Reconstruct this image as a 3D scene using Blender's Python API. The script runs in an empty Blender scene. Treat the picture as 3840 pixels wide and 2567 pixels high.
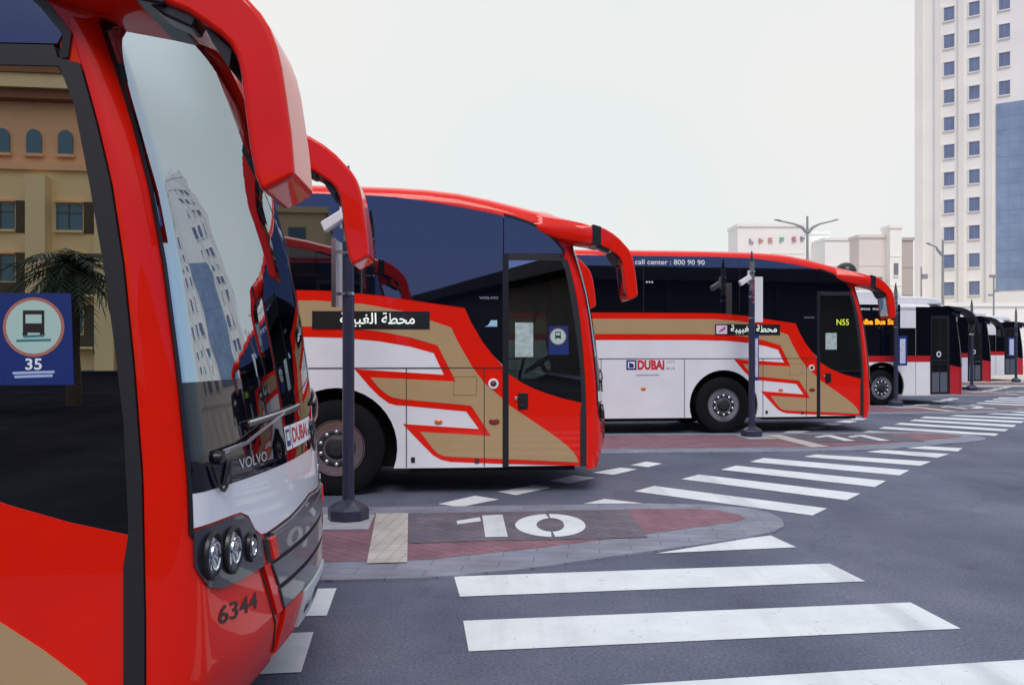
import bpy, bmesh, math, random
from mathutils import Vector, Matrix
random.seed(7)
S = bpy.context.scene
COL = S.collection
R = math.radians

# ---------------------------------------------------------------- camera
cam_data = bpy.data.cameras.new("camera")
cam_data.sensor_width = 36.0
cam_data.lens = 30.69
cam_data.shift_y = 0.0026
cam_data.clip_end = 3000.0
cam = bpy.data.objects.new("camera", cam_data)
COL.objects.link(cam)
cam.location = (0, 0, 1.65)
cam.rotation_euler = (R(90), 0, 0)
S.camera = cam

# ---------------------------------------------------------------- sky, sun, exposure
SUN_DIR = Vector((0.03, -0.82, 1.0)).normalized()      # towards the sun
world = bpy.data.worlds.new("World")
S.world = world
world.use_nodes = True
wn, wl = world.node_tree.nodes, world.node_tree.links
bg = wn['Background']
sky = wn.new('ShaderNodeTexSky')
sky.sky_type = 'NISHITA'
sky.sun_disc = False
sky.sun_elevation = math.asin(SUN_DIR.z)
sky.sun_rotation = math.atan2(SUN_DIR.x, SUN_DIR.y)
sky.air_density = 1.0
sky.dust_density = 1.2
sky.ozone_density = 3.0
tc = wn.new('ShaderNodeTexCoord')
def wmix(fac, a, b):
    m = wn.new('ShaderNodeMix'); m.data_type = 'RGBA'
    for sock, val in ((0, fac), (6, a), (7, b)):
        if isinstance(val, tuple): m.inputs[sock].default_value = (*val, 1)
        elif isinstance(val, (int, float)): m.inputs[sock].default_value = val
        else: wl.new(val, m.inputs[sock])
    return m.outputs[2]
def wstep(val, lo, hi):
    m = wn.new('ShaderNodeMapRange'); m.interpolation_type = 'SMOOTHSTEP'
    m.inputs['From Min'].default_value = lo; m.inputs['From Max'].default_value = hi
    wl.new(val, m.inputs['Value']); return m.outputs['Result']
dot = wn.new('ShaderNodeVectorMath'); dot.operation = 'DOT_PRODUCT'
dot.inputs[1].default_value = Vector((0.06, 0.95, 0.10))
wl.new(tc.outputs['Generated'], dot.inputs[0])
nz = wn.new('ShaderNodeTexNoise'); nz.inputs['Scale'].default_value = 2.2; nz.inputs['Detail'].default_value = 5
wl.new(tc.outputs['Generated'], nz.inputs['Vector'])
sep = wn.new('ShaderNodeSeparateXYZ'); wl.new(tc.outputs['Generated'], sep.inputs[0])
def nadd(src, k):
    m = wn.new('ShaderNodeMath'); m.operation = 'MULTIPLY_ADD'
    wl.new(nz.outputs['Fac'], m.inputs[0]); m.inputs[1].default_value = k; wl.new(src, m.inputs[2])
    return m.outputs[0]
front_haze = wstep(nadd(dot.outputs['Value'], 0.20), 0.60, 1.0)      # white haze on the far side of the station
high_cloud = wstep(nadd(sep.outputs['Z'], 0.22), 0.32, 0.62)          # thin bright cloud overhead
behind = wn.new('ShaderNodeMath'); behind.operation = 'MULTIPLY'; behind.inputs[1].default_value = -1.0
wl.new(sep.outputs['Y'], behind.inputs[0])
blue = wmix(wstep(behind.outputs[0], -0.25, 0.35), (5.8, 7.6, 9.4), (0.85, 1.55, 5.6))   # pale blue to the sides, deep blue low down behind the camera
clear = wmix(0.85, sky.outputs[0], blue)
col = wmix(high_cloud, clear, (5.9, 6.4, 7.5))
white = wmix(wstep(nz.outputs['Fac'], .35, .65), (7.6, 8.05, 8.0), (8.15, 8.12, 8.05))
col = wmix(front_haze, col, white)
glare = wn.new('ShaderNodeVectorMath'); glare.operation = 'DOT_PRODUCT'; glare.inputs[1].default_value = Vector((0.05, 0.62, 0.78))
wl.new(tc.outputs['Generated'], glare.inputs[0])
col = wmix(wstep(glare.outputs['Value'], 0.86, 0.985), col, (14.5, 14.8, 15.2))   # glare added high in the front sky, above the frame, to light the hotel
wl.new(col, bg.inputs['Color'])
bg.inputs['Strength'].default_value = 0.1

sun_data = bpy.data.lights.new("sun", 'SUN')
sun_data.energy = 1.75
sun_data.angle = R(30)
sun_data.color = (1.0, 0.95, 0.87)
sun = bpy.data.objects.new("sun", sun_data)
COL.objects.link(sun)
sun.rotation_euler = SUN_DIR.to_track_quat('Z', 'Y').to_euler()
sun.location = (-30, 20, 60)
S.view_settings.view_transform = 'Standard'
S.view_settings.look = 'None'
S.view_settings.exposure = 0.1
S.view_settings.gamma = 1.0
S.cycles.max_bounces = 8
S.cycles.transparent_max_bounces = 12

# ---------------------------------------------------------------- materials
MATS = {}

def principled(name, col, rough=0.5, metal=0.0, coat=0.0, ior=1.5, emit=None, var=0.0, scale=8.0, bump=0.0, bscale=60.0, stretch=None, spec=None):
    if name in MATS: return MATS[name]
    m = bpy.data.materials.new(name); m.use_nodes = True
    n, l = m.node_tree.nodes, m.node_tree.links
    b = n['Principled BSDF']
    b.inputs['Base Color'].default_value = (*col, 1)
    b.inputs['Roughness'].default_value = rough
    b.inputs['Metallic'].default_value = metal
    b.inputs['IOR'].default_value = ior
    if spec is not None: b.inputs['Specular IOR Level'].default_value = spec
    b.inputs['Coat Weight'].default_value = coat
    b.inputs['Coat Roughness'].default_value = 0.03
    if emit:
        b.inputs['Emission Color'].default_value = (*emit[0], 1)
        b.inputs['Emission Strength'].default_value = emit[1]
    t = n.new('ShaderNodeTexCoord')
    src = t.outputs['Object']
    if stretch:
        mp = n.new('ShaderNodeMapping'); mp.inputs['Scale'].default_value = stretch
        l.new(src, mp.inputs['Vector']); src = mp.outputs['Vector']
    if var:
        z = n.new('ShaderNodeTexNoise'); z.inputs['Scale'].default_value = scale; z.inputs['Detail'].default_value = 6
        l.new(src, z.inputs['Vector'])
        r = n.new('ShaderNodeMapRange'); r.inputs['To Min'].default_value = 1 - var; r.inputs['To Max'].default_value = 1 + var
        r.inputs['From Min'].default_value = .25; r.inputs['From Max'].default_value = .75
        l.new(z.outputs['Fac'], r.inputs['Value'])
        x = n.new('ShaderNodeVectorMath'); x.operation = 'SCALE'; x.inputs[0].default_value = col
        l.new(r.outputs['Result'], x.inputs['Scale'])
        l.new(x.outputs['Vector'], b.inputs['Base Color'])
    if bump:
        z2 = n.new('ShaderNodeTexNoise'); z2.inputs['Scale'].default_value = bscale; z2.inputs['Detail'].default_value = 4
        l.new(src, z2.inputs['Vector'])
        bp = n.new('ShaderNodeBump'); bp.inputs['Strength'].default_value = bump; bp.inputs['Distance'].default_value = 0.01
        l.new(z2.outputs['Fac'], bp.inputs['Height'])
        l.new(bp.outputs['Normal'], b.inputs['Normal'])
    MATS[name] = m
    return m

def clear_glass(name, tint, ior, gloss=(1, 1, 1)):
    """tinted sheet of glass: sees through darkly, mirrors at a glancing angle"""
    m = bpy.data.materials.new(name); m.use_nodes = True
    n, l = m.node_tree.nodes, m.node_tree.links
    n.remove(n['Principled BSDF'])
    tr = n.new('ShaderNodeBsdfTransparent'); tr.inputs['Color'].default_value = (*tint, 1)
    gl = n.new('ShaderNodeBsdfGlossy'); gl.inputs['Roughness'].default_value = 0.0; gl.inputs['Color'].default_value = (*gloss, 1)
    fr = n.new('ShaderNodeFresnel'); fr.inputs['IOR'].default_value = ior
    ms = n.new('ShaderNodeMixShader')
    l.new(fr.outputs[0], ms.inputs[0]); l.new(tr.outputs[0], ms.inputs[1]); l.new(gl.outputs[0], ms.inputs[2])
    l.new(ms.outputs[0], n['Material Output'].inputs['Surface'])
    MATS[name] = m
    return m

RED = principled('red_coach_paint', (0.80, 0.012, 0.002), 0.42, coat=0.6, bump=0.045, bscale=2.2, var=0.06, scale=3, spec=0.12)
WHITE = principled('white_coach_paint', (0.80, 0.80, 0.84), 0.38, coat=0.6, var=0.06, scale=1.8, bump=0.03, bscale=2.5)
TAN = principled('tan_livery_film', (0.46, 0.31, 0.155), 0.4, coat=0.5, var=0.04, scale=3)
BLACKP = principled('black_trim', (0.012, 0.012, 0.014), 0.35)
SEAM = principled('dark_seam', (0.015, 0.015, 0.02), 0.6)
DGREY = principled('dark_grey_plastic', (0.07, 0.074, 0.098), 0.3, coat=0.7, var=0.1, scale=10)
FRAMEG = principled('door_frame_grey', (0.018, 0.018, 0.021), 0.5)
SIDEGLASS = principled('dark_side_glass', (0.002, 0.003, 0.008), 0.015, ior=2.5, bump=0.012, bscale=1.1)
MASK = principled('black_glass_mask', (0.004, 0.004, 0.008), 0.03, ior=1.6)
WSCREEN = clear_glass('windshield_glass', (0.45, 0.56, 0.55), 6.5, (0.80, 0.92, 1.0))
DOORGLASS = clear_glass('door_glass', (0.48, 0.56, 0.54), 5.2)
CABGLASS = clear_glass('cab_side_glass', (0.7, 0.76, 0.75), 1.6)
MIRROR = principled('mirror_silver', (0.8, 0.82, 0.85), 0.03, metal=1.0)
RUBBER = principled('tyre_rubber', (0.007, 0.007, 0.008), 0.85, spec=0.2, var=0.2, scale=30, bump=0.2, bscale=80)
RIM = principled('rim_dark_steel', (0.022, 0.023, 0.027), 0.5, metal=0.1, var=0.25, scale=14)
STEEL = principled('bright_steel', (0.62, 0.62, 0.62), 0.25, metal=1.0)
CHROME = principled('chrome', (0.85, 0.86, 0.88), 0.06, metal=1.0)
INTERIOR = principled('cabin_interior', (0.022, 0.025, 0.028), 0.7, var=0.15, scale=5)
SEATM = principled('seat_fabric', (0.03, 0.05, 0.09), 0.9)
UNDER = principled('underbody_black', (0.006, 0.006, 0.007), 0.8)
SIGNW = principled('sign_white', (0.75, 0.74, 0.76), 0.5)
SIGNB = principled('sign_blue', (0.012, 0.034, 0.17), 0.35)
LETW = principled('white_lettering', (0.85, 0.86, 0.88), 0.5)
LETK = principled('black_lettering', (0.02, 0.012, 0.012), 0.5)
LETR = principled('red_lettering', (0.6, 0.015, 0.03), 0.5)
LETS = principled('silver_lettering', (0.6, 0.62, 0.66), 0.3, metal=0.6)
DISPLAY = principled('display_panel', (0.018, 0.022, 0.02), 0.25, coat=0.6)
MINT = principled('sticker_mint', (0.45, 0.62, 0.56), 0.45)
AMBER = principled('amber_lens', (0.75, 0.16, 0.01), 0.25, coat=0.5)
DAMBER = principled('dark_amber_lens', (0.22, 0.03, 0.005), 0.25, coat=0.5)
LEDA = principled('amber_led', (0.9, 0.3, 0.0), 0.5, emit=((1.0, 0.28, 0.01), 1.6))
LEDG = principled('lime_led', (0.5, 0.6, 0.05), 0.5, emit=((0.42, 0.50, 0.03), 1.1))
LEDW = principled('white_led', (0.8, 0.85, 0.8), 0.5, emit=((0.85, 0.95, 0.85), 0.45))
POLEM = principled('pole_dark_paint', (0.022, 0.026, 0.055), 0.42, var=0.15, scale=6, coat=0.25)
POLEG = principled('pole_bare_steel', (0.22, 0.20, 0.19), 0.4, metal=0.5, var=0.3, scale=7, stretch=(1, 1, .2))
PINK = principled('pink_logo_film', (0.75, 0.35, 0.55), 0.5)
LENS = principled('lamp_glass', (0.34, 0.36, 0.38), 0.05, metal=0.8, var=0.5, scale=30)

# ---------------------------------------------------------------- mesh helpers
class MB:
    def __init__(s): s.v = []; s.f = []; s.m = []; s.mats = []
    def mi(s, mat):
        if mat not in s.mats: s.mats.append(mat)
        return s.mats.index(mat)
    def add(s, verts, faces, mat):
        o = len(s.v); k = s.mi(mat)
        s.v += [tuple(p) for p in verts]
        for f in faces: s.f.append([o + i for i in f]); s.m.append(k)
    def box(s, x0, x1, y0, y1, z0, z1, mat):
        v = [(x, y, z) for x in (x0, x1) for y in (y0, y1) for z in (z0, z1)]
        s.add(v, [(0, 1, 3, 2), (4, 6, 7, 5), (0, 4, 5, 1), (2, 3, 7, 6), (0, 2, 6, 4), (1, 5, 7, 3)], mat)
    def prism(s, poly, fn, d0, d1, mat):
        """poly of 2-D points put through fn(a, b, d) at two depths and closed"""
        n = len(poly)
        v = [fn(a, b, d0) for a, b in poly] + [fn(a, b, d1) for a, b in poly]
        fs = [list(range(n)), list(range(2 * n - 1, n - 1, -1))]
        fs += [(i, i + n, (i + 1) % n + n, (i + 1) % n) for i in range(n)]
        s.add(v, fs, mat)
    def sheet(s, poly, fn, d, mat):
        s.add([fn(a, b, d) for a, b in poly], [list(range(len(poly)))], mat)
    def grid(s, rows, mat, closed=False):
        n = len(rows[0]); v = [p for r in rows for p in r]; fs = []
        for i in range(len(rows) - 1):
            for j in range(n if closed else n - 1):
                k = (j + 1) % n
                fs.append((i * n + j, i * n + k, (i + 1) * n + k, (i + 1) * n + j))
        s.add(v, fs, mat)
    def slab(s, r0, r1, mat):
        """closed slab between two grids of the same size"""
        nr, nc = len(r0), len(r0[0]); N = nr * nc
        v = [p for r in r0 for p in r] + [p for r in r1 for p in r]; fs = []
        for i in range(nr - 1):
            for j in range(nc - 1):
                a = i * nc + j
                fs.append((a, a + 1, a + nc + 1, a + nc))
                fs.append((N + a, N + a + nc, N + a + nc + 1, N + a + 1))
        for j in range(nc - 1):
            fs.append((j, N + j, N + j + 1, j + 1)); a = (nr - 1) * nc + j
            fs.append((a, a + 1, N + a + 1, N + a))
        for i in range(nr - 1):
            a = i * nc; fs.append((a, a + nc, N + a + nc, N + a)); a += nc - 1
            fs.append((a, N + a, N + a + nc, a + nc))
        s.add(v, fs, mat)
    def tube(s, path, rad, mat, n=10, cap=True):
        rows = []
        P = [Vector(p) for p in path]
        rads = rad if isinstance(rad, (list, tuple)) else [rad] * len(P)
        for i, p in enumerate(P):
            t = (P[min(i + 1, len(P) - 1)] - P[max(i - 1, 0)]).normalized()
            a = t.orthogonal() if abs(t.z) > .95 else t.cross(Vector((0, 0, 1)))
            a.normalize(); b = t.cross(a).normalized()
            rows.append([p + (a * math.cos(k * 2 * math.pi / n) + b * math.sin(k * 2 * math.pi / n)) * rads[i] for k in range(n)])
        s.grid(rows, mat, True)
        if cap:
            s.add(rows[0], [list(range(n))[::-1]], mat); s.add(rows[-1], [list(range(n))], mat)
    def lathe(s, prof, fn, mat, n=32):
        """prof: (radius, height) pairs turned about an axis; fn(x, y, h) places them"""
        rows = [[fn(r * math.cos(2 * math.pi * k / n), r * math.sin(2 * math.pi * k / n), h) for k in range(n)] for r, h in prof]
        s.grid(rows, mat, True)
        if prof[-1][0] > 1e-4: s.add(rows[-1], [list(range(n))], mat)
    def build(s, name, parent=None, smooth=None, bevel=0.0, loc=None, seg=2):
        me = bpy.data.meshes.new(name)
        me.from_pydata(s.v, [], s.f)
        for m in s.mats: me.materials.append(m)
        me.polygons.foreach_set('material_index', s.m)
        bm = bmesh.new(); bm.from_mesh(me)
        bmesh.ops.remove_doubles(bm, verts=bm.verts, dist=1e-5)
        bmesh.ops.recalc_face_normals(bm, faces=bm.faces)
        bm.to_mesh(me); bm.free()
        if smooth is not None:
            me.polygons.foreach_set('use_smooth', [True] * len(me.polygons))
            me.set_sharp_from_angle(angle=R(smooth))
        me.update()
        o = bpy.data.objects.new(name, me)
        COL.objects.link(o)
        if parent: o.parent = parent
        if loc: o.location = loc
        if bevel:
            md = o.modifiers.new('bevel', 'BEVEL'); md.width = bevel; md.segments = seg; md.limit_method = 'ANGLE'; md.angle_limit = R(40); md.harden_normals = smooth is not None
        return o

def tag(o, label=None, cat=None, group=None, kind=None):
    if label: o['label'] = label
    if cat: o['category'] = cat
    if group: o['group'] = group
    if kind: o['kind'] = kind
    return o

def empty(name, loc, rz=0.0):
    o = bpy.data.objects.new(name, None); COL.objects.link(o)
    o.empty_display_size = 0.3
    o.location = loc; o.rotation_euler = (0, 0, rz)
    return o

_tx = {}
def text2d(body, bold=0.0):
    key = (body, bold)
    if key not in _tx:
        c = bpy.data.curves.new('lettering', 'FONT'); c.body = body; c.size = 1.0; c.offset = bold; c.resolution_u = 3
        o = bpy.data.objects.new('lettering', c); COL.objects.link(o)
        bpy.context.view_layer.update()
        me = bpy.data.meshes.new_from_object(o.evaluated_get(bpy.context.evaluated_depsgraph_get()))
        vs = [(v.co.x, v.co.y) for v in me.vertices]; fs = [list(p.vertices) for p in me.polygons]
        bpy.data.objects.remove(o); bpy.data.curves.remove(c); bpy.data.meshes.remove(me)
        x0, x1 = min(v[0] for v in vs), max(v[0] for v in vs)
        y0, y1 = min(v[1] for v in vs), max(v[1] for v in vs)
        _tx[key] = ([((x - x0) / (x1 - x0), (y - y0) / (y1 - y0)) for x, y in vs], fs)
    return _tx[key]
def letters(mb, body, a0, a1, b0, b1, fn, d, mat, bold=0.0):
    vs, fs = text2d(body, bold)
    mb.add([fn(a0 + x * (a1 - a0), b0 + y * (b1 - b0), d) for x, y in vs], fs, mat)

def circle(cx, cy, rx, ry=None, n=28):
    ry = ry or rx
    return [(cx + rx * math.cos(2 * math.pi * k / n), cy + ry * math.sin(2 * math.pi * k / n)) for k in range(n)]
def interp(tab, x):
    if x <= tab[0][0]: return tab[0][1]
    for (x0, y0), (x1, y1) in zip(tab, tab[1:]):
        if x <= x1: return y0 + (y1 - y0) * (x - x0) / (x1 - x0)
    return tab[-1][1]
def sst(a, b, x):
    t = max(0, min(1, (x - a) / (b - a))); return t * t * (3 - 2 * t)
def clip_u(poly, u0, left=True):
    out = []
    for (a, b), (c, d) in zip(poly, poly[1:] + poly[:1]):
        ia, ic = (a <= u0) == left, (c <= u0) == left
        if ia: out.append((a, b))
        if ia != ic:
            t = (u0 - a) / (c - a); out.append((u0, b + (d - b) * t))
    return out

# ================================================================= SETTING: ground, road paint, islands
def ground_material(name, base, warm, scale, bump, spec=0.25):
    m = bpy.data.materials.new(name); m.use_nodes = True
    n, l = m.node_tree.nodes, m.node_tree.links
    b = n['Principled BSDF']; b.inputs['Roughness'].default_value = 0.85; b.inputs['Specular IOR Level'].default_value = spec
    t = n.new('ShaderNodeTexCoord')
    big = n.new('ShaderNodeTexNoise'); big.inputs['Scale'].default_value = 0.55; big.inputs['Detail'].default_value = 8; big.inputs['Roughness'].default_value = .65
    fine = n.new('ShaderNodeTexNoise'); fine.inputs['Scale'].default_value = scale; fine.inputs['Detail'].default_value = 3
    vor = n.new('ShaderNodeTexVoronoi'); vor.inputs['Scale'].default_value = scale * 1.3
    for q in (big, fine, vor): l.new(t.outputs['Object'], q.inputs['Vector'])
    r1 = n.new('ShaderNodeValToRGB')
    r1.color_ramp.elements[0].position = .32; r1.color_ramp.elements[0].color = (*[c * .80 for c in base], 1)
    r1.color_ramp.elements[1].position = .70; r1.color_ramp.elements[1].color = (*warm, 1)
    l.new(big.outputs['Fac'], r1.inputs['Fac'])
    r2 = n.new('ShaderNodeMapRange'); r2.inputs['From Min'].default_value = .3; r2.inputs['From Max'].default_value = .7
    r2.inputs['To Min'].default_value = .72; r2.inputs['To Max'].default_value = 1.28
    l.new(fine.outputs['Fac'], r2.inputs['Value'])
    sp = n.new('ShaderNodeMapRange'); sp.inputs['From Min'].default_value = 0; sp.inputs['From Max'].default_value = .35
    sp.inputs['To Min'].default_value = 1.35; sp.inputs['To Max'].default_value = .95
    l.new(vor.outputs['Distance'], sp.inputs['Value'])
    mu = n.new('ShaderNodeMath'); mu.operation = 'MULTIPLY'
    l.new(r2.outputs['Result'], mu.inputs[0]); l.new(sp.outputs['Result'], mu.inputs[1])
    # cracks, oil spots and faint wheel tracks
    wob = n.new('ShaderNodeTexNoise'); wob.inputs['Scale'].default_value = 1.3; wob.inputs['Detail'].default_value = 6
    l.new(t.outputs['Object'], wob.inputs['Vector'])
    wv = n.new('ShaderNodeVectorMath'); wv.operation = 'MULTIPLY_ADD'; wv.inputs[1].default_value = (.9, .9, 0)
    l.new(wob.outputs['Color'], wv.inputs[0]); l.new(t.outputs['Object'], wv.inputs[2])
    ck = n.new('ShaderNodeTexVoronoi'); ck.feature = 'DISTANCE_TO_EDGE'; ck.inputs['Scale'].default_value = .28
    l.new(wv.outputs['Vector'], ck.inputs['Vector'])
    ckr = n.new('ShaderNodeMapRange'); ckr.inputs['From Min'].default_value = .0; ckr.inputs['From Max'].default_value = .006
    ckr.inputs['To Min'].default_value = .86; ckr.inputs['To Max'].default_value = 1.0
    l.new(ck.outputs['Distance'], ckr.inputs['Value'])
    oil = n.new('ShaderNodeTexNoise'); oil.inputs['Scale'].default_value = 1.9; oil.inputs['Detail'].default_value = 3
    l.new(t.outputs['Object'], oil.inputs['Vector'])
    oir = n.new('ShaderNodeMapRange'); oir.inputs['From Min'].default_value = .66; oir.inputs['From Max'].default_value = .74
    oir.inputs['To Min'].default_value = 1.0; oir.inputs['To Max'].default_value = .70
    l.new(oil.outputs['Fac'], oir.inputs['Value'])
    tm = n.new('ShaderNodeMapping'); tm.inputs['Rotation'].default_value = (0, 0, .68); tm.inputs['Scale'].default_value = (.9, .035, 1)
    l.new(wv.outputs['Vector'], tm.inputs['Vector'])
    tk = n.new('ShaderNodeTexNoise'); tk.inputs['Scale'].default_value = 1.0; tk.inputs['Detail'].default_value = 2
    l.new(tm.outputs['Vector'], tk.inputs['Vector'])
    tkr = n.new('ShaderNodeMapRange'); tkr.inputs['From Min'].default_value = .35; tkr.inputs['From Max'].default_value = .65
    tkr.inputs['To Min'].default_value = .84; tkr.inputs['To Max'].default_value = 1.10
    l.new(tk.outputs['Fac'], tkr.inputs['Value'])
    for extra in (ckr, oir, tkr):
        m2 = n.new('ShaderNodeMath'); m2.operation = 'MULTIPLY'
        l.new(mu.outputs[0], m2.inputs[0]); l.new(extra.outputs['Result'], m2.inputs[1]); mu = m2
    sc = n.new('ShaderNodeVectorMath'); sc.operation = 'SCALE'
    l.new(r1.outputs['Color'], sc.inputs[0]); l.new(mu.outputs[0], sc.inputs['Scale'])
    l.new(sc.outputs['Vector'], b.inputs['Base Color'])
    bp = n.new('ShaderNodeBump'); bp.inputs['Strength'].default_value = bump; bp.inputs['Distance'].default_value = .01
    l.new(fine.outputs['Fac'], bp.inputs['Height']); l.new(bp.outputs['Normal'], b.inputs['Normal'])
    return m

def paint_material(name, col, wear):
    m = bpy.data.materials.new(name); m.use_nodes = True
    n, l = m.node_tree.nodes, m.node_tree.links
    b = n['Principled BSDF']; b.inputs['Roughness'].default_value = 0.7
    t = n.new('ShaderNodeTexCoord')
    a = n.new('ShaderNodeTexNoise'); a.inputs['Scale'].default_value = 2.2; a.inputs['Detail'].default_value = 9; a.inputs['Roughness'].default_value = .7
    c = n.new('ShaderNodeTexNoise'); c.inputs['Scale'].default_value = 38; c.inputs['Detail'].default_value = 3
    l.new(t.outputs['Object'], a.inputs['Vector']); l.new(t.outputs['Object'], c.inputs['Vector'])
    r = n.new('ShaderNodeMapRange'); r.inputs['From Min'].default_value = .3; r.inputs['From Max'].default_value = .7
    r.inputs['To Min'].default_value = .84; r.inputs['To Max'].default_value = 1.04
    l.new(a.outputs['Fac'], r.inputs['Value'])
    sc = n.new('ShaderNodeVectorMath'); sc.operation = 'SCALE'; sc.inputs[0].default_value = col
    l.new(r.outputs['Result'], sc.inputs['Scale'])
    # chips and scuffs let the asphalt through
    d = n.new('ShaderNodeTexNoise'); d.inputs['Scale'].default_value = 7; d.inputs['Detail'].default_value = 10; d.inputs['Roughness'].default_value = .75
    l.new(t.outputs['Object'], d.inputs['Vector'])
    r2 = n.new('ShaderNodeMapRange'); r2.inputs['From Min'].default_value = .615; r2.inputs['From Max'].default_value = .67; r2.inputs['To Max'].default_value = wear
    l.new(d.outputs['Fac'], r2.inputs['Value'])
    r3 = n.new('ShaderNodeMapRange'); r3.inputs['From Min'].default_value = .68; r3.inputs['From Max'].default_value = .72; r3.inputs['To Max'].default_value = wear
    l.new(c.outputs['Fac'], r3.inputs['Value'])
    ms = n.new('ShaderNodeMapping'); ms.inputs['Rotation'].default_value = (0, 0, .68); ms.inputs['Scale'].default_value = (3.2, .10, 1)
    l.new(t.outputs['Object'], ms.inputs['Vector'])
    st = n.new('ShaderNodeTexNoise'); st.inputs['Scale'].default_value = 1; st.inputs['Detail'].default_value = 3
    l.new(ms.outputs['Vector'], st.inputs['Vector'])
    r4 = n.new('ShaderNodeMapRange'); r4.inputs['From Min'].default_value = .52; r4.inputs['From Max'].default_value = .72; r4.inputs['To Max'].default_value = .28
    l.new(st.outputs['Fac'], r4.inputs['Value'])
    a1 = n.new('ShaderNodeMath'); a1.operation = 'MAXIMUM'; l.new(r2.outputs['Result'], a1.inputs[0]); l.new(r3.outputs['Result'], a1.inputs[1])
    a2 = n.new('ShaderNodeMath'); a2.operation = 'MAXIMUM'; l.new(a1.outputs[0], a2.inputs[0]); l.new(r4.outputs['Result'], a2.inputs[1])
    mm = n.new('ShaderNodeMix'); mm.data_type = 'RGBA'; mm.inputs[7].default_value = (.12, .125, .18, 1)
    l.new(a2.outputs[0], mm.inputs[0]); l.new(sc.outputs['Vector'], mm.inputs[6]); l.new(mm.outputs[2], b.inputs['Base Color'])
    return m

def brick_material(name, c1, c2, mortar, w, h, rot, ms=0.006, sq=1.0, off=.5):
    m = bpy.data.materials.new(name); m.use_nodes = True
    n, l = m.node_tree.nodes, m.node_tree.links
    b = n['Principled BSDF']; b.inputs['Roughness'].default_value = 0.8
    t = n.new('ShaderNodeTexCoord')
    mp = n.new('ShaderNodeMapping'); mp.inputs['Rotation'].default_value = (0, 0, rot)
    l.new(t.outputs['Object'], mp.inputs['Vector'])
    k = n.new('ShaderNodeTexBrick'); k.inputs['Scale'].default_value = 1.0
    k.inputs['Brick Width'].default_value = w; k.inputs['Row Height'].default_value = h
    k.inputs['Mortar Size'].default_value = ms; k.inputs['Mortar Smooth'].default_value = .3; k.offset = off
    k.inputs['Color1'].default_value = (*c1, 1); k.inputs['Color2'].default_value = (*c2, 1); k.inputs['Mortar'].default_value = (*mortar, 1)
    l.new(mp.outputs['Vector'], k.inputs['Vector'])
    z = n.new('ShaderNodeTexNoise'); z.inputs['Scale'].default_value = 3; z.inputs['Detail'].default_value = 8
    l.new(t.outputs['Object'], z.inputs['Vector'])
    r = n.new('ShaderNodeMapRange'); r.inputs['From Min'].default_value = .3; r.inputs['From Max'].default_value = .7
    r.inputs['To Min'].default_value = .8; r.inputs['To Max'].default_value = 1.2
    l.new(z.outputs['Fac'], r.inputs['Value'])
    sc = n.new('ShaderNodeVectorMath'); sc.operation = 'SCALE'
    l.new(k.outputs['Color'], sc.inputs[0]); l.new(r.outputs['Result'], sc.inputs['Scale'])
    l.new(sc.outputs['Vector'], b.inputs['Base Color'])
    bp = n.new('ShaderNodeBump'); bp.inputs['Strength'].default_value = .5; bp.inputs['Distance'].default_value = .006; bp.invert = True
    l.new(k.outputs['Fac'], bp.inputs['Height']); l.new(bp.outputs['Normal'], b.inputs['Normal'])
    return m

ASPHALT = ground_material('asphalt', (0.104, 0.122, 0.188), (0.158, 0.166, 0.224), 55, .5)
FORE = ground_material('sunlit_pale_paving', (0.62, 0.56, 0.48), (0.66, 0.61, 0.53), 12, .15)
ROADPAINT = paint_material('road_paint_white', (0.70, 0.74, 0.77), .6)
KERB = brick_material('grey_kerb_stone', (0.19, 0.205, 0.27), (0.225, 0.235, 0.29), (0.14, 0.15, 0.20), .5, .16, .1)
REDPAV = brick_material('red_pavers', (0.20, 0.10, 0.13), (0.24, 0.115, 0.145), (0.12, 0.07, 0.10), .21, .105, .75)
GREYPAV = brick_material('dark_grey_pavers', (0.105, 0.10, 0.135), (0.150, 0.125, 0.155), (0.07, 0.065, 0.09), .21, .105, .75)
TACTILE = brick_material('beige_tactile_tiles', (0.47, 0.43, 0.41), (0.51, 0.47, 0.44), (0.40, 0.36, 0.34), .1, .1, .1, .008, off=0)
CONC = principled('pale_concrete', (0.36, 0.37, 0.41), .8, var=.15, scale=6)

flat = lambda a, b, d: (a, b, d)
mb = MB(); mb.sheet([(-400, -400), (400, -400), (400, 900), (-400, 900)], flat, 0.0, ASPHALT)
tag(mb.build('asphalt_ground'), kind='structure')
mb = MB(); mb.sheet([(8, 33.6), (40, 36.5), (300, 60), (300, 420), (-300, 420), (-300, 60)], flat, 0.004, FORE)  # sunlit far ground, its brightness put into the pale paving colour
tag(mb.build('sunlit_forecourt_paving'), kind='structure')
mb = MB(); mb.sheet([(-60, -52), (8.5, -52), (8.5, -19), (60, -14), (60, 1.6), (-60, -2.6)], flat, 0.004, ground_material('added_ground_black', (0.016, 0.017, 0.023), (0.022, 0.022, 0.03), 40, .4, 0.0))  # unseen near-black sheet, added to darken the reflection in the door glass
tag(mb.build('added_dark_ground'), kind='structure')

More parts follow.
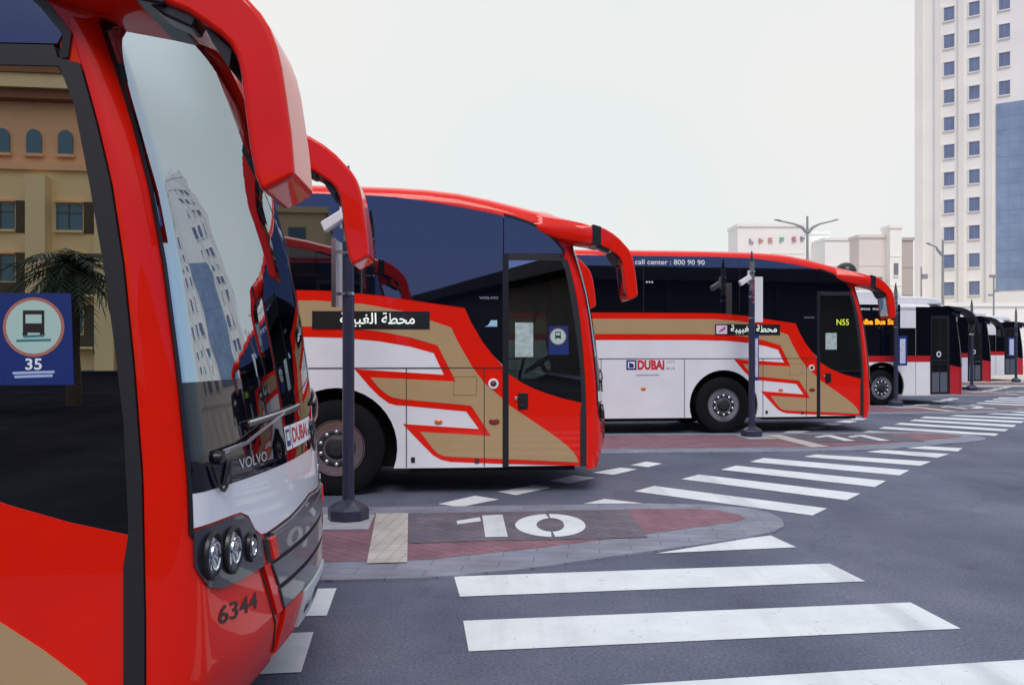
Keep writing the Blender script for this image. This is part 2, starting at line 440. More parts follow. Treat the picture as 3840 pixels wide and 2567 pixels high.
DX, DY = 5.87, 7.42                                     # step from one bay to the next
def off(poly, k): return [(x + DX * k, y + DY * k) for x, y in poly]
ISL_OUT = [(-14, 4.95), (-0.6, 6.138), (0.159, 6.416), (0.928, 6.843), (1.491, 7.146), (1.983, 7.427), (2.30, 7.66), (2.47, 7.92), (2.535, 8.2), (2.52, 8.5), (2.40, 8.76), (1.999, 8.956), (1.409, 9.02), (0.693, 8.956), (-0.864, 8.844), (-14, 8.3)]
ISL_IN = [(-14, 5.45), (-0.649, 6.642), (-0.209, 6.843), (0.257, 7.057), (0.75, 7.32), (1.205, 7.577), (1.75, 7.88), (2.08, 8.08), (2.20, 8.22), (2.19, 8.40), (2.05, 8.62), (1.80, 8.72), (1.34, 8.72), (1.051, 8.66), (-0.829, 8.486), (-14, 7.95)]
GREY = [(-1.001, 8.455), (-0.847, 7.174), (-0.074, 7.284), (0.567, 7.331), (1.152, 7.40), (1.144, 8.615), (1.051, 8.635), (-0.829, 8.465)]
TACT = [(-1.312, 8.44), (-1.005, 8.45), (-0.786, 6.548), (-1.084, 6.25 + .26)]
PAD = [(-1.845, 8.40), (-1.32, 8.40), (-1.27, 7.72), (-1.76, 7.69)]
ONE_FLAG = [(-0.512, 8.073), (-0.304, 8.243), (-0.286, 8.059), (-0.496, 7.917)]
ONE_STEM = [(-0.285, 8.327), (-0.092, 8.366), (-0.035, 7.403), (-0.226, 7.391)]
def ring_arc(a0, a1, n=16):
    o, i = [], []
    for k in range(n + 1):
        a = R(a0 + (a1 - a0) * k / n)
        yo = math.sin(a)
        o.append((0.345 + .318 * math.cos(a) + .02 * (yo > 0) * yo, 7.90 + .50 * yo))
        i.append((0.345 + .125 * math.cos(a) + .02 * (yo > 0) * yo, 7.90 + .30 * yo))
    return o + i[::-1]
def shift(poly, dx, dy): return [(x + dx, y + dy) for x, y in poly]
TWO = [(-.25, .30), (-.25, .48), (.22, .48), (.30, .40), (.30, .12), (-.02, -.24), (.32, -.24), (.32, -.46), (-.30, -.46), (-.30, -.26), (.08, .12), (.08, .30)]
for k in range(0, 5):
    mb = MB()
    fn = lambda a, b, d: (a, b, d)
    mb.prism(off(ISL_OUT, k), fn, 0.0, 0.018, KERB)
    mb.sheet(off(ISL_IN, k), fn, 0.020, REDPAV)
    mb.sheet(off(GREY, k), fn, 0.024, GREYPAV)
    mb.sheet(off(TACT, k), fn, 0.026, TACTILE)
    mb.sheet(off(PAD, k), fn, 0.024, CONC)
    tag(mb.build('bay_island_pavement'), kind='structure')
    mb = MB(); h = .028
    if k == 0:
        digs = [ONE_FLAG, ONE_STEM, ring_arc(98, 268), ring_arc(-86, 92)]
    elif k == 1:
        digs = [ONE_FLAG, ONE_STEM, shift(ONE_FLAG, .60, .03), shift(ONE_STEM, .60, .03)]
    else:
        digs = [ONE_FLAG, ONE_STEM, shift(TWO, .36, 7.93)]
    for dg in digs: mb.sheet(off(dg, k), fn, h, ROADPAINT)
    tag(mb.build('bay_number_marking'), kind='structure')

BARS = [[(0.741, 9.071), (0.996, 9.356), (1.362, 9.1)],
        [(1.379, 9.845), (1.663, 10.218), (3.184, 8.817), (2.908, 8.448)],
        [(2.084, 10.742), (2.378, 11.123), (3.868, 9.693), (3.56, 9.28)],
        [(2.764, 11.554), (3.066, 11.945), (4.54, 10.601), (4.217, 10.145)],
        [(3.365, 12.335), (3.672, 12.752), (5.241, 11.504), (4.906, 11.051)],
        [(4.308, 12.898), (4.59, 13.168), (5.935, 12.36), (5.581, 11.93)],
        [(5.48, 13.50), (5.831, 13.74), (6.619, 13.223), (6.226, 12.781)],
        [(6.305, 14.0), (6.60, 14.32), (7.217, 13.979), (6.917, 13.546)]]
LOW = [[(1.139, 6.91), (2.05, 7.47), (2.24, 7.56), (2.32, 7.119)],
       [(-0.413, 6.219), (2.397, 6.588), (2.465, 6.092), (-0.342, 5.722)],
       [(-0.292, 5.22), (2.553, 5.592), (2.609, 5.075), (-0.233, 4.7)],
       [(-0.204, 4.115), (2.683, 4.574), (2.74, 4.06), (-.15, 3.60)],
       [(-.10, 3.1), (2.80, 3.56), (2.86, 3.05), (-.05, 2.6)]]
DASH = [[(-0.766, 9.057), (-0.404, 9.562), (-0.136, 9.325), (-0.531, 8.886)],
        [(-0.163, 9.811), (0.255, 10.293), (0.457, 10.109), (0.042, 9.594)],
        [(0.449, 10.601), (0.79, 11.057), (1.035, 10.845), (0.683, 10.406)],
        [(1.036, 11.278), (1.456, 11.746), (1.669, 11.602), (1.295, 11.101)],
        [(1.627, 11.995), (1.90, 12.355), (2.089, 12.144), (1.841, 11.795)]]
DASH1 = [[(-1.385, 5.90), (-1.19, 5.92), (-1.13, 5.323), (-1.32, 5.303)], [(-1.36, 4.985), (-1.14, 5.015), (-1.063, 4.4), (-1.30, 4.37)]]
mb = MB()
for k in range(0, 5):
    for bpoly in BARS: mb.sheet(off(bpoly, k), flat, 0.0045, ROADPAINT)
for bpoly in LOW: mb.sheet(bpoly, flat, 0.0045, ROADPAINT)
tag(mb.build('crosswalk_markings'), kind='structure')
mb = MB()
for k in range(0, 5):
    for bpoly in DASH: mb.sheet(off(bpoly, k), flat, 0.0045, ROADPAINT)
for bpoly in DASH1: mb.sheet(bpoly, flat, 0.0045, ROADPAINT)
tag(mb.build('stop_line_markings'), kind='structure')

# ================================================================= COACH
W = 2.5
def plan_curve():
    def arc(r, a0, a1, n, u, v):
        c0, s0 = math.cos(R(a0)), math.sin(R(a0))
        return [(u + r * (math.cos(R(a0 + (a1 - a0) * i / n)) - c0), v + r * (s0 - math.sin(R(a0 + (a1 - a0) * i / n))), R(a0 + (a1 - a0) * i / n)) for i in range(n + 1)]
    a = arc(.16, 90, 14, 18, 0, 0)
    rr = (W / 2 - a[-1][1]) / math.sin(R(14)); c = arc(rr, 14, 0, 20, a[-1][0], a[-1][1])
    h = a + c[1:]
    return h + [(u, W - v, -an) for u, v, an in h[-2::-1]]
PLAN = plan_curve()
PZ = [(.25, 0), (.7, 0), (1.2, -.009), (1.57, -.036), (1.93, -.072), (2.2, -.112), (2.4, -.158), (2.6, -.212), (2.83, -.28), (3.1, -.37)]
GZ = [(.25, .85), (.35, 1.05), (.5, 1.2), (1.1, 1.13), (2.2, .88), (2.83, .74), (3.1, .70)]
class Front:
    def __init__(s, pz, gz): s.pz, s.gz = pz, gz
    def at(s, v, z, o=0.0):
        v = max(0.0, min(W, v))
        for (u0, v0, a0), (u1, v1, a1) in zip(PLAN, PLAN[1:]):
            if v <= v1 + 1e-9:
                k = (v - v0) / (v1 - v0) if v1 > v0 else 0
                cu, an = u0 + (u1 - u0) * k, a0 + (a1 - a0) * k; break
        return (interp(s.pz, z) + cu * interp(s.gz, z) + o * math.cos(an), v - o * math.sin(an), z)
    def cols(s, va, vb):
        vs = [va] + [p[1] for p in PLAN if va + 1e-4 < p[1] < vb - 1e-4] + [vb]
        out = [vs[0]]
        for v in vs[1:]:
            while v - out[-1] > .05: out.append(out[-1] + .05)
            out.append(v)
        return out
    def patch(s, mb, va, vb, zlo, zhi, o0, o1, mat, rows=10):
        lo = zlo if callable(zlo) else (lambda v: zlo); hi = zhi if callable(zhi) else (lambda v: zhi)
        cs = s.cols(va, vb)
        def g(o): return [[s.at(v, lo(v) + (hi(v) - lo(v)) * i / rows, o) for v in cs] for i in range(rows + 1)]
        mb.slab(g(o0), g(o1), mat)
    def slant(s, mb, va, vb, z0, z1, o0, o1, mat, rows=8, cols=10):
        def g(o): return [[s.at(va(z) + (vb(z) - va(z)) * j / cols, z, o) for j in range(cols + 1)] for z in [z0 + (z1 - z0) * i / rows for i in range(rows + 1)]]
        mb.slab(g(o0), g(o1), mat)
    def fn(s, v0=0.0):
        return lambda a, b, d: s.at(a, b, d)
CF = Front(PZ, GZ)

near = lambda a, b, d: (a, -d, b)            # side elevation, near flank; d outwards
far = lambda a, b, d: (a, W + d, b)
WHEEL_Z, WHEEL_R = 0.525, 0.525
REAR = -11.3
WB = [(-0.939, 1.422), (-1.042, 1.537), (-1.165, 1.695), (-1.289, 1.906), (-1.359, 2.063), (-1.778, 2.122), (-2.295, 2.197), (-2.721, 2.238), (-2.974, 2.249), (-3.3, 2.252)]
L1 = [(REAR, 2.252)] + WB[::-1] + [(-0.873, 1.36), (-0.873, 1.329), (-0.721, 1.231), (-0.60, 1.172), (-0.452, 1.114), (-0.25, 1.052), (-0.02, 1.0), (0.0, 0.9), (0.0, 0.30), (-0.073, 0.295), (-0.9, 0.335), (-1.517, 0.366), (-1.622, 0.392), (-1.709, 0.443), (-1.848, 0.584), (-2.038, 0.787), (-1.201, 0.724), (-1.342, 0.919), (-2.003, 0.986), (-2.11, .992), (-2.193, 1.018), (-2.295, 1.093), (-2.398, 1.198), (-2.56, 1.389), (-1.587, 1.324), (-1.70, 1.564), (-1.951, 1.634), (-2.295, 1.694), (-2.721, 1.732), (-3.3, 1.745), (REAR, 1.745)]
T1 = [(REAR, 2.133), (-2.974, 2.135), (-2.466, 2.1), (-1.951, 2.008), (-1.709, 1.913), (-1.508, 1.844), (-1.429, 1.677), (-1.271, 1.402), (-1.148, 1.239), (-0.939, 1.056), (-0.873, 0.99), (-0.452, 0.705), (-0.33, .62), (-0.218, 0.53), (-.15, .46), (-0.109, 0.40), (-0.091, 0.345), (-0.9, 0.389), (-1.50, 0.420), (-1.58, .428), (-1.645, 0.452), (-1.709, 0.513), (-1.848, 0.698), (-1.068, 0.647), (-1.289, 0.983), (-2.05, 1.058), (-2.14, 1.075), (-2.21, 1.11), (-2.295, 1.18), (-2.389, 1.298), (-1.456, 1.249), (-1.657, 1.646), (-1.951, 1.733), (-2.295, 1.802), (-2.721, 1.846), (-3.3, 1.855), (REAR, 1.855)]
WT = [(REAR, 3.297), (-2.99, 3.297), (-2.398, 3.285), (-2.124, 3.27), (-1.778, 3.229), (-1.429, 3.175), (-1.077, 3.112), (-0.935, 3.08), (-0.793, 3.045), (-0.632, 2.99), (-0.542, 2.946), (-0.434, 2.876), (-0.344, 2.789), (-0.272, 2.70)]
POSTIN = [(-0.283, 2.62), (-0.222, 2.461), (-0.172, 2.195), (-0.127, 1.928), (-0.091, 1.66), (-0.060, 1.392), (-0.045, 1.071), (-.045, 1.004)]
POSTOUT = [(interp(PZ, z), z) for z in (2.75, 2.6, 2.4, 2.2, 1.93, 1.57, 1.2, .7, .3)]
ROOFT = [(REAR, 3.38), (REAR + .25, 3.43), (-3.2, 3.43), (-2.43, 3.418), (-2.12, 3.412), (-1.78, 3.395), (-1.43, 3.359), (-1.08, 3.294), (-0.72, 3.208), (-0.36, 3.118), (-.1, 3.045), (0.02, 3.01), (.05, 2.995)]
ROOFB = [(REAR, 3.27), (-2.99, 3.27), (-2.4, 3.262), (-1.78, 3.205), (-1.43, 3.15), (-1.08, 3.09), (-.935, 3.06), (-0.793, 3.03), (-0.632, 2.985), (-0.542, 2.946), (-0.434, 2.876), (-0.344, 2.80), (-0.29, 2.765), (-.2, 2.755), (-.1, 2.772), (.05, 2.782)]
ARM_OUT = [(.10, 2.948), (.176, 2.922), (.26, 2.872), (.335, 2.812), (.387, 2.756), (.428, 2.711), (.458, 2.663), (.479, 2.605), (.494, 2.54), (.508, 2.447), (.524, 2.331), (.536, 2.19)]
ARM_IN = [(.432, 2.135), (.410, 2.189), (.392, 2.282), (.378, 2.398), (.364, 2.514), (.351, 2.566), (.330, 2.606), (.298, 2.638), (.252, 2.670), (.198, 2.705), (.10, 2.742)]
AR_NUM = "\uFEE3\uFEA4\uFEC4\uFE94 \uFE8D\uFEDF\uFED0\uFE92\uFEF4\uFE92\uFE94"[::-1]

def wheel(parent, u, side, r=WHEEL_R, front=True):
    """side -1 near flank, +1 far flank"""
    y0 = 0.035 if side < 0 else W - 0.035
    fn = lambda x, y, h: (u + x, y0 + (-h if side < 0 else h), r + y)
    t = MB()
    t.lathe([(.27, -.28), (r * .9, -.30), (r * .985, -.27), (r, -.22), (r, -.06), (r * .985, -.015), (r * .93, .0), (r * .80, .012), (r * .66, .008), (.305, -.005), (.29, -.03)], fn, RUBBER, 48)
    for k in range(48):                                   # tread blocks across the shoulder
        a = 2 * math.pi * k / 48; c, s_ = math.cos(a), math.sin(a); dc = .016
        q = [fn(c * rr - s_ * dd, s_ * rr + c * dd, hh) for rr, hh in ((r * .955, -.006), (r + .004, -.04)) for dd in (-dc, dc)]
        t.add(q, [(0, 1, 3, 2)], RUBBER)
    w = t.build('wheel', parent, 35)
    m = MB()
    m.lathe([(.292, -.02), (.306, .006), (.300, .012), (.290, .008), (.280, -.02), (.262, -.055), (.250, -.06), (.235, -.045), (.215, .0), (.195, .012), (.165, .015), (.15, .01), (.13, -.03), (.125, .02), (.10, .03), (.085, .055), (.05, .06), (.0001, .062)], fn, RIM, 40)
    m.lathe([(.296, .010), (.307, .012), (.306, .004)], fn, STEEL, 40)
    for k in range(10):
        a = 2 * math.pi * (k + .5) / 10
        cx_, cy_ = .178 * math.cos(a), .178 * math.sin(a)
        m.lathe([(.021, .012), (.021, .034), (.013, .040), (.0001, .041)], lambda x, y, h: fn(cx_ + x, cy_ + y, h), CHROME, 8)
        a = 2 * math.pi * k / 10
        cx_, cy_ = .226 * math.cos(a), .226 * math.sin(a)
        m.lathe([(.022, -.022), (.022, -.008), (.0001, -.008)], lambda x, y, h: fn(cx_ + x, cy_ + y, h), SEAM, 10)
    m.build('rim', w, 30)
    return w

def side_plate(arches, top, z0=.30, u_end=-.906):
    """flank outline with the wheel arches cut out"""
    pts = [(REAR, top), (REAR, z0)]
    for c in sorted(arches):
        ra = .66
        dz = WHEEL_Z - z0; du = math.sqrt(ra * ra - dz * dz)
        a0, a1 = math.atan2(-dz, -du), math.atan2(-dz, du)
        a0 += 2 * math.pi
        for k in range(25):
            a = a0 + (a1 - a0) * k / 24
            pts.append((c + ra * math.cos(a), WHEEL_Z + ra * math.sin(a)))
    pts += [(u_end, z0), (u_end, top)]
    return pts

def ws_top(v):
    return interp([(.05, 2.72), (.09, 2.76), (.16, 2.79), (.30, 2.83), (.6, 2.95), (1.0, 3.05), (1.25, 3.08)], min(v, W - v))

def make_coach(x, y, rz, label, spec):
    root = empty('coach', (x, y, 0), R(rz))
    tag(root, label, 'coach', 'red, tan and white coaches')
    FW, RW = -2.757, -9.0
    # ---- body: flanks, livery, roof, front skin
    b = MB()
    for fn in (near, far):
        b.prism(side_plate([FW, RW], 2.262), fn, -.05, 0.0, WHITE)
        b.prism(clip_u(L1, -.908), fn, -.004, .003, RED)
        b.prism(clip_u(T1, -.908), fn, -.003, .006, TAN)
        edge = WB + [(REAR, 2.252)]
        b.prism(edge + [(u, z + .028) if u < -1.35 else (u + .022, z + .014) for u, z in edge[::-1]], fn, -.002, .0045, WHITE)
        # panel joints
        b.prism([(REAR, 1.400), (-.94, 1.394), (-.94, 1.404), (REAR, 1.410)], fn, .002, .0075, SEAM)
        for u in (-2.003, -1.148, -3.52, -5.1, -6.7, -8.2, -9.8):
            b.prism([(u, 1.10 if False else .31), (u + .009, .31), (u + .009, 1.40), (u, 1.40)] if abs(u - FW) > .7 and abs(u - RW) > .7 else [(u, 1.2), (u + .009, 1.2), (u + .009, 1.40), (u, 1.40)], fn, .002, .0078, SEAM)
        for p, q in (((-1.482, 1.094), (-1.227, 1.100)), ((-1.482, 1.300), (-1.227, 1.306)), ((-1.482, 1.094), (-1.477, 1.306)), ((-1.232, 1.094), (-1.227, 1.306))):
            b.prism([p, (q[0], p[1]), q, (p[0], q[1])], fn, .002, .0072, principled('flap_line', (.16, .10, .05), .6))
    # roof, rounded at its edges, swept down towards the brow
    vs = [0, .0, .02, .06, .13, .25, .45, .8]
    dz = [None, -.165, -.095, -.05, -.016, 0, .012, .022]
    us = [REAR, REAR + .1, REAR + .25, -6, -3.3, -2.7, -2.4, -2.1, -1.78, -1.43, -1.2, -1.08, -.935, -.793, -.632, -.542, -.434, -.344, -.29, -.24, -.2, -.1, -.04, .02, .05]
    rows = []
    for u in us:
        zt, zb = interp(ROOFT, u), interp(ROOFB, u)
        f = sst(-.7, .0, u); row = []
        def hump(v): return .17 * sst(.08, .9, min(v, W - v)) * sst(-.9, -.25, u)
        def under(v): return zb + (max(0, ws_top(v) + .03 - 2.775) + .02) * sst(-.75, -.25, u)
        def pt(v, z): return (u - .16 * sst(.16, .45, min(v, W - v)) * sst(-.45, .05, u), v, z)
        top = []
        for v, d in zip(vs[1:], dz[1:]):
            top.append((v, max(zt + d, zb + .01) + hump(v) * .75))
        top.append((1.25, zt + .03 + hump(1.25) * .75))
        full = [(0, zb)] + top + [(W - v, z) for v, z in top[-2::-1]] + [(W, zb)]
        row = [pt(v, z) for v, z in full]
        row += [pt(v, min(under(v), zt + hump(v) * .75 - .03)) for v in (W - .1, W - .2, W - .3, W - .45, W - .6, W - .8, W - 1.0, 1.25, 1.0, .8, .6, .45, .3, .2, .1)]
        rows.append(row)
    b.grid(rows, RED, True)
    b.add(rows[0], [list(range(len(rows[0])))], RED); b.add(rows[-1], [list(range(len(rows[-1])))[::-1]], RED)
    b.box(REAR - .02, REAR + .05, .0, W, .30, 3.3, WHITE)
    # shoulders: the roof edge flares out sideways into the mirror horns
    for sg in (1, -1):
        rows = []
        for k in range(13):
            u = -.66 + .70 * k / 12; t = sst(-.66, .03, u)
            zi = interp(ROOFT, u) - .014 - .02 * t; zo = interp(ROOFT, u) - .155 * (1 - t) - .065 * t
            zb = interp([(-.66, 2.975), (-.5, 2.895), (-.35, 2.825), (-.2, 2.785), (-.05, 2.76), (.04, 2.745)], u)
            va, vb = .004 - .215 * t, .17
            zb = min(zb, zo - .03); rr_ = min(.05, (zo - zb) * .3)
            sec = [(vb, zb), (va + rr_, zb), (va + rr_ * .3, zb + rr_ * .3), (va, zb + rr_), (va, zo - rr_), (va + .012, zo - rr_ * .2), (va + .045, zo + (zi - zo) * .55), (va + .11, zo + (zi - zo) * .9), (vb, zi)]
            rows.append([(u, v if sg > 0 else W - v, z) for v, z in sec])
        b.grid(rows, RED, True)
        b.add(rows[0], [list(range(9))], RED); b.add(rows[-1], [list(range(9))], RED)
    for fn in (near, far):
        b.prism([(-.70, 3.01), (-.632, 2.985), (-.542, 2.94), (-.434, 2.87), (-.344, 2.785), (-.288, 2.69), (-.275, 2.58), (-.209, 2.58), (-.240, 2.69), (-.273, 2.80), (-.10, 2.80), (-.10, 2.96), (-.40, 3.04)], fn, -.04, -.001, RED)
    # front skin: two corner pillars and the lower panel
    VE = .052
    CF.patch(b, 0, VE, .27, 2.83, -.04, 0, RED, 40)
    CF.patch(b, W - VE, W, .27, 2.83, -.04, 0, RED, 40)
    CF.patch(b, VE, W - VE, .27, 1.05, -.04, 0, RED, 14)
    def hood_lo(v):
        m = min(v, W - v)
        return interp([(.0, 1.012), (.10, 1.018), (.33, 1.018), (.40, .99), (.45, .93), (.49, .897), (.56, .889), (.85, .90), (1.25, .932)], m)
    CF.patch(b, VE, W - VE, hood_lo, 1.135, -.03, .010, WHITE, 6)
    for mv in (lambda v: v, lambda v: W - v):
        b.tube([CF.at(mv(.50 + .21 * i / 12), .765 - .40 * i / 12, .0) for i in range(13)], .005, SEAM, 6)
    b.build('body', root, 30)
    # ---- side glass
    for fn in (near, far):
        g = MB()
        g.prism([(REAR + .15, 3.297)] + WT[1:8] + [(-.935, 1.426)] + WB[1:] + [(REAR + .15, 2.252)], fn, -.02, .008, SIDEGLASS)
        for u in (-2.46, -4.3, -6.1, -7.9): g.prism([(u, 2.27), (u + .008, 2.27), (u + .008, 3.28), (u, 3.28)], fn, .004, .0095, SEAM)
        sw = g.build('side_window', root)
        q = MB()
        q.prism([(-.925, 3.078)] + WT[8:] + [(-.29, 2.665), (-.925, 2.665)], fn, -.02, .008, SIDEGLASS)
        arch = [(-.925, 3.078)] + WT[8:] + [(-.283, 2.62)]
        rim_ = [(-.925 + (a + .925) * 1.045, 2.62 + (c - 2.62) * 1.06) for a, c in arch]
        q.prism([(a, c - .004) for a, c in arch] + rim_[::-1], fn, -.02, .0092, BLACKP)
        q.build('quarter_window', root)
        if fn is near and spec.get('glass_text'):
            t = MB(); letters(t, 'call center : 800 90 90', -4.46, -3.13, 3.14, 3.235, near, .0105, LETW, .012)
            letters(t, '\u25aa\u25aa\u25aa', -4.25, -4.12, 2.80, 2.83, near, .0105, LETW)
            t.build('window_lettering', sw)
        if fn is near:
            t = MB(); letters(t, 'VOLVO', -1.20, -.99, 2.158, 2.186, near, .0105, LETS, .01)
            t.build('maker_lettering', sw); t = MB()
            if spec.get('icon'):
                t.prism([(-1.14, 1.855), (-1.0, 1.855), (-1.0, 1.925), (-1.07, 1.925), (-1.10, 1.87)], near, .008, .011, principled('pale_blue_icon', (.35, .6, .75), .5))
                t.build('window_icon', sw)
    # ---- door with its posts, glass, handle and stickers (near), driver's side panel (far)
    for fn, nm in ((near, 'door'), (far, 'cab_side')):
        d = MB()
        curve = [(-0.873, 1.329), (-0.721, 1.231), (-0.60, 1.172), (-0.452, 1.114), (-0.25, 1.052), (-0.045, 1.004)]
        d.prism([(-.873, .31)] + curve + [(-.045, .31)], fn, -.04, .002, WHITE)
        lp = [(-.873, 1.329)] + curve[1:] + [(-.045, .30 + .006), (-0.073, 0.306), (-0.873, 0.335)]
        d.prism(lp, fn, -.002, .005, RED)
        tp = clip_u(T1, -.873, False)
        d.prism(tp, fn, 0, .008, TAN)
        d.prism([(-.94, .30), (-.873, .30), (-.873, 2.66), (-.94, 2.66)], fn, -.045, .011, BLACKP)
        d.prism([(-.873, 2.59), (-.28, 2.59), (-.30, 2.66), (-.873, 2.66)], fn, -.045, .010, FRAMEG)
        post = [(u - .012, z) for u, z in POSTIN] + [(-.073, .9), (-.073, .30)] + [(u - .004, z) for u, z in POSTOUT[:0:-1]]
        d.prism(post, fn, -.045, .0105, FRAMEG)
        dr = d.build(nm, root)
        g = MB()
        g.prism([(-.873, 2.59), (-.29, 2.59)] + [(u, z) for u, z in POSTIN[1:]] + curve[::-1], fn, -.012, .004, DOORGLASS if fn is near else CABGLASS)
        g.build('door_glass', dr)
        if fn is near:
            h = MB()
            h.box(-.77, -.655, -.012, .0, .94, 1.12, BLACKP)
            h.box(-.76, -.735, -.045, -.012, .96, 1.08, BLACKP); h.box(-.755, -.70, -.04, -.03, .965, .99, BLACKP)
            h.lathe([(.02, .0), (.02, .02), (.0001, .022)], lambda a, c, e: (-.79 + a, -.004 - e, 1.06 + c), STEEL, 12)
            h.build('door_handle', dr, 30, .004)
            if spec.get('sticker'):
                u0, u1, z0, z1 = spec['sticker']; cw, hh = u1 - u0, z1 - z0
                s = MB()
                s.prism([(u0, z0), (u1 + .01, z0), (u1, z1), (u0, z1)], near, .006, .008, SIGNB)
                cu, cz = u0 + cw * .48, z0 + hh * .63
                s.sheet(circle(cu, cz, cw * .43), near, .0084, principled('sticker_orange', (.45, .16, .11), .5))
                s.sheet(circle(cu, cz, cw * .385), near, .0088, MINT)
                bw = cw * .15; kz = cz + .016
                s.sheet([(cu - bw, kz - bw), (cu + bw, kz - bw), (cu + bw, kz + bw * 1.15), (cu - bw, kz + bw * 1.15)], near, .0091, LETK)
                s.sheet([(cu - bw * .75, kz - bw * .1), (cu + bw * .75, kz - bw * .1), (cu + bw * .75, kz + bw * .75), (cu - bw * .75, kz + bw * .75)], near, .0094, MINT)
                for sg in (-1, 1): s.sheet([(cu + sg * bw * .8 - .008, kz - bw * 1.3), (cu + sg * bw * .8 + .008, kz - bw * 1.3), (cu + sg * bw * .8 + .008, kz - bw), (cu + sg * bw * .8 - .008, kz - bw)], near, .0091, LETK)
                if spec.get('sticker_text'):
                    letters(s, '35', cu - .027, cu + .027, z0 + hh * .165, z0 + hh * .29, near, .0092, LETW, .02)
                    for zz, ww in ((.115, .068), (.075, .062)): s.sheet([(cu - ww, z0 + hh * zz), (cu + ww, z0 + hh * zz + .004), (cu + ww, z0 + hh * zz + .013), (cu - ww, z0 + hh * zz + .009)], near, .0092, principled('pale_blue_print', (.40, .50, .78), .5))
                    for zz, ww in ((-.052, .034), (-.066, .056)): s.sheet([(cu - ww, kz + zz), (cu + ww, kz + zz + .003), (cu + ww, kz + zz + .011), (cu - ww, kz + zz + .008)], near, .0092, principled('teal_print', (.04, .20, .22), .5))
                s.build('window_sticker', dr)
            if spec.get('route'):
                s = MB()
                letters(s, spec['route'], -.545, -.30, 2.03, 2.14, near, .006, LEDG)
                s.build('route_display', dr)
            if spec.get('paper'):
                u0, u1, z0, z1 = spec['paper']; s = MB()
                s.prism([(u0, z0), (u1, z0), (u1, z1), (u0, z1)], near, .006, .008, principled('paper_notice', (.42, .52, .50), .6, var=.35, scale=14))
                s.build('paper_notice', dr)
    # ---- destination display on the flank
    d0 = spec['display']
    m = MB()
    m.prism([(d0[0], d0[2]), (d0[1], d0[2]), (d0[1], d0[3]), (d0[0], d0[3])], near, 0, .012, BLACKP)
    m.prism([(d0[0] + .025, d0[2] + .018), (d0[1] - .025, d0[2] + .018), (d0[1] - .025, d0[3] - .018), (d0[0] + .025, d0[3] - .018)], near, .006, .0135, DISPLAY)
    ds = m.build('destination_display', root)
    t = MB()
    hgt = d0[3] - d0[2]
    letters(t, AR_NUM, d0[0] + spec['dtext'][0], d0[0] + spec['dtext'][1], d0[2] + hgt * .12, d0[2] + hgt * .93, near, .0150, LEDW, .012)
    if spec.get('pink'):
        t.sheet([(d0[0] + .02, d0[2] + .02), (d0[0] + .23, d0[2] + .02), (d0[0] + .23, d0[3] - .02), (d0[0] + .02, d0[3] - .02)], near, .0147, principled('pink_white_film', (.75, .66, .74), .5))
        t.sheet([(d0[0] + .05, d0[2] + .05), (d0[0] + .11, d0[2] + .10), (d0[0] + .19, d0[3] - .04), (d0[0] + .20, d0[3] - .08), (d0[0] + .14, d0[2] + .07)], near, .0152, principled('magenta_film', (.5, .05, .25), .5))
    t.build('display_lettering', ds)
    # ---- windshield, black mask below it, wipers
    VE = .052
    w = MB(); CF.patch(w, VE, W - VE, 1.52, ws_top, .004, .011, WSCREEN, 24)
    wso = w.build('windshield', root, 40)
    m = MB()
    CF.patch(m, VE, W - VE, 1.135, 1.52, -.02, .0112, MASK, 6)
    CF.patch(m, VE - .004, VE + .005, .99, 2.76, -.01, .0125, BLACKP, 30)
    CF.patch(m, W - VE - .005, W - VE + .004, .99, 2.76, -.01, .0125, BLACKP, 30)
    mk = m.build('black_front_mask', root, 40)
    t = MB()
    letters(t, 'VOLVO', .34, .60, 1.176, 1.217, CF.fn(), .0135, LETS, .012)
    t.build('maker_lettering', mk)
    t = MB()
    P = CF.fn()
    def strip(a0, a1, b0, b1, d, mat, n=5):
        t.grid([[P(a0 + (a1 - a0) * i / n, bb, d) for i in range(n + 1)] for bb in (b0, b1)], mat)
    strip(.86, .95, 1.185, 1.290, .0132, LETW)
    strip(.875, .935, 1.20, 1.275, .0136, SIGNB); strip(.887, .923, 1.225, 1.262, .0140, LETW)
    strip(.96, 1.46, 1.185, 1.290, .0132, LETW, 10)
    letters(t, 'DUBAI', .975, 1.31, 1.205, 1.275, P, .0138, LETR, .03)
    letters(t, 'BUS', 1.34, 1.44, 1.205, 1.235, P, .0138, SIGNB, .01)
    t.build('city_logo', mk)
    for path, b0, b1 in ((((.19, 1.262), (.375, 1.275), (.50, 1.302), (.67, 1.332), (.82, 1.352)), (.43, 1.350), (1.12, 1.372)), (((1.42, 1.262), (1.60, 1.278), (1.75, 1.305), (1.9, 1.335), (2.02, 1.355)), (1.62, 1.355), (2.30, 1.385))):
        wp = MB()
        wp.tube([CF.at(v, z, .035) for v, z in path], [.010, .008, .007, .006, .006], DGREY, 8)
        wp.tube([CF.at(b0[0] + (b1[0] - b0[0]) * i / 8, b0[1] + (b1[1] - b0[1]) * i / 8, .030) for i in range(9)], .0055, LETS, 6)
        wp.tube([CF.at(b0[0] + (b1[0] - b0[0]) * i / 8, b0[1] - .016 + (b1[1] - b0[1]) * i / 8, .022) for i in range(9)], .009, BLACKP, 6)
        v0, z0 = path[0]
        wp.lathe([(.026, -.03), (.026, .008), (.018, .016), (.0001, .018)], lambda a, c, e: (lambda p: (p[0] + e, p[1] + a, p[2] + c))(CF.at(v0, z0 - .02, .02)), BLACKP, 14)
        wp.tube([CF.at(v0 - .06 + .13 * i / 8, z0 - .04 - .10 * math.sin(math.pi * i / 8), .025) for i in range(9)], .007, BLACKP, 6)
        wp.build('wiper', root, 30)
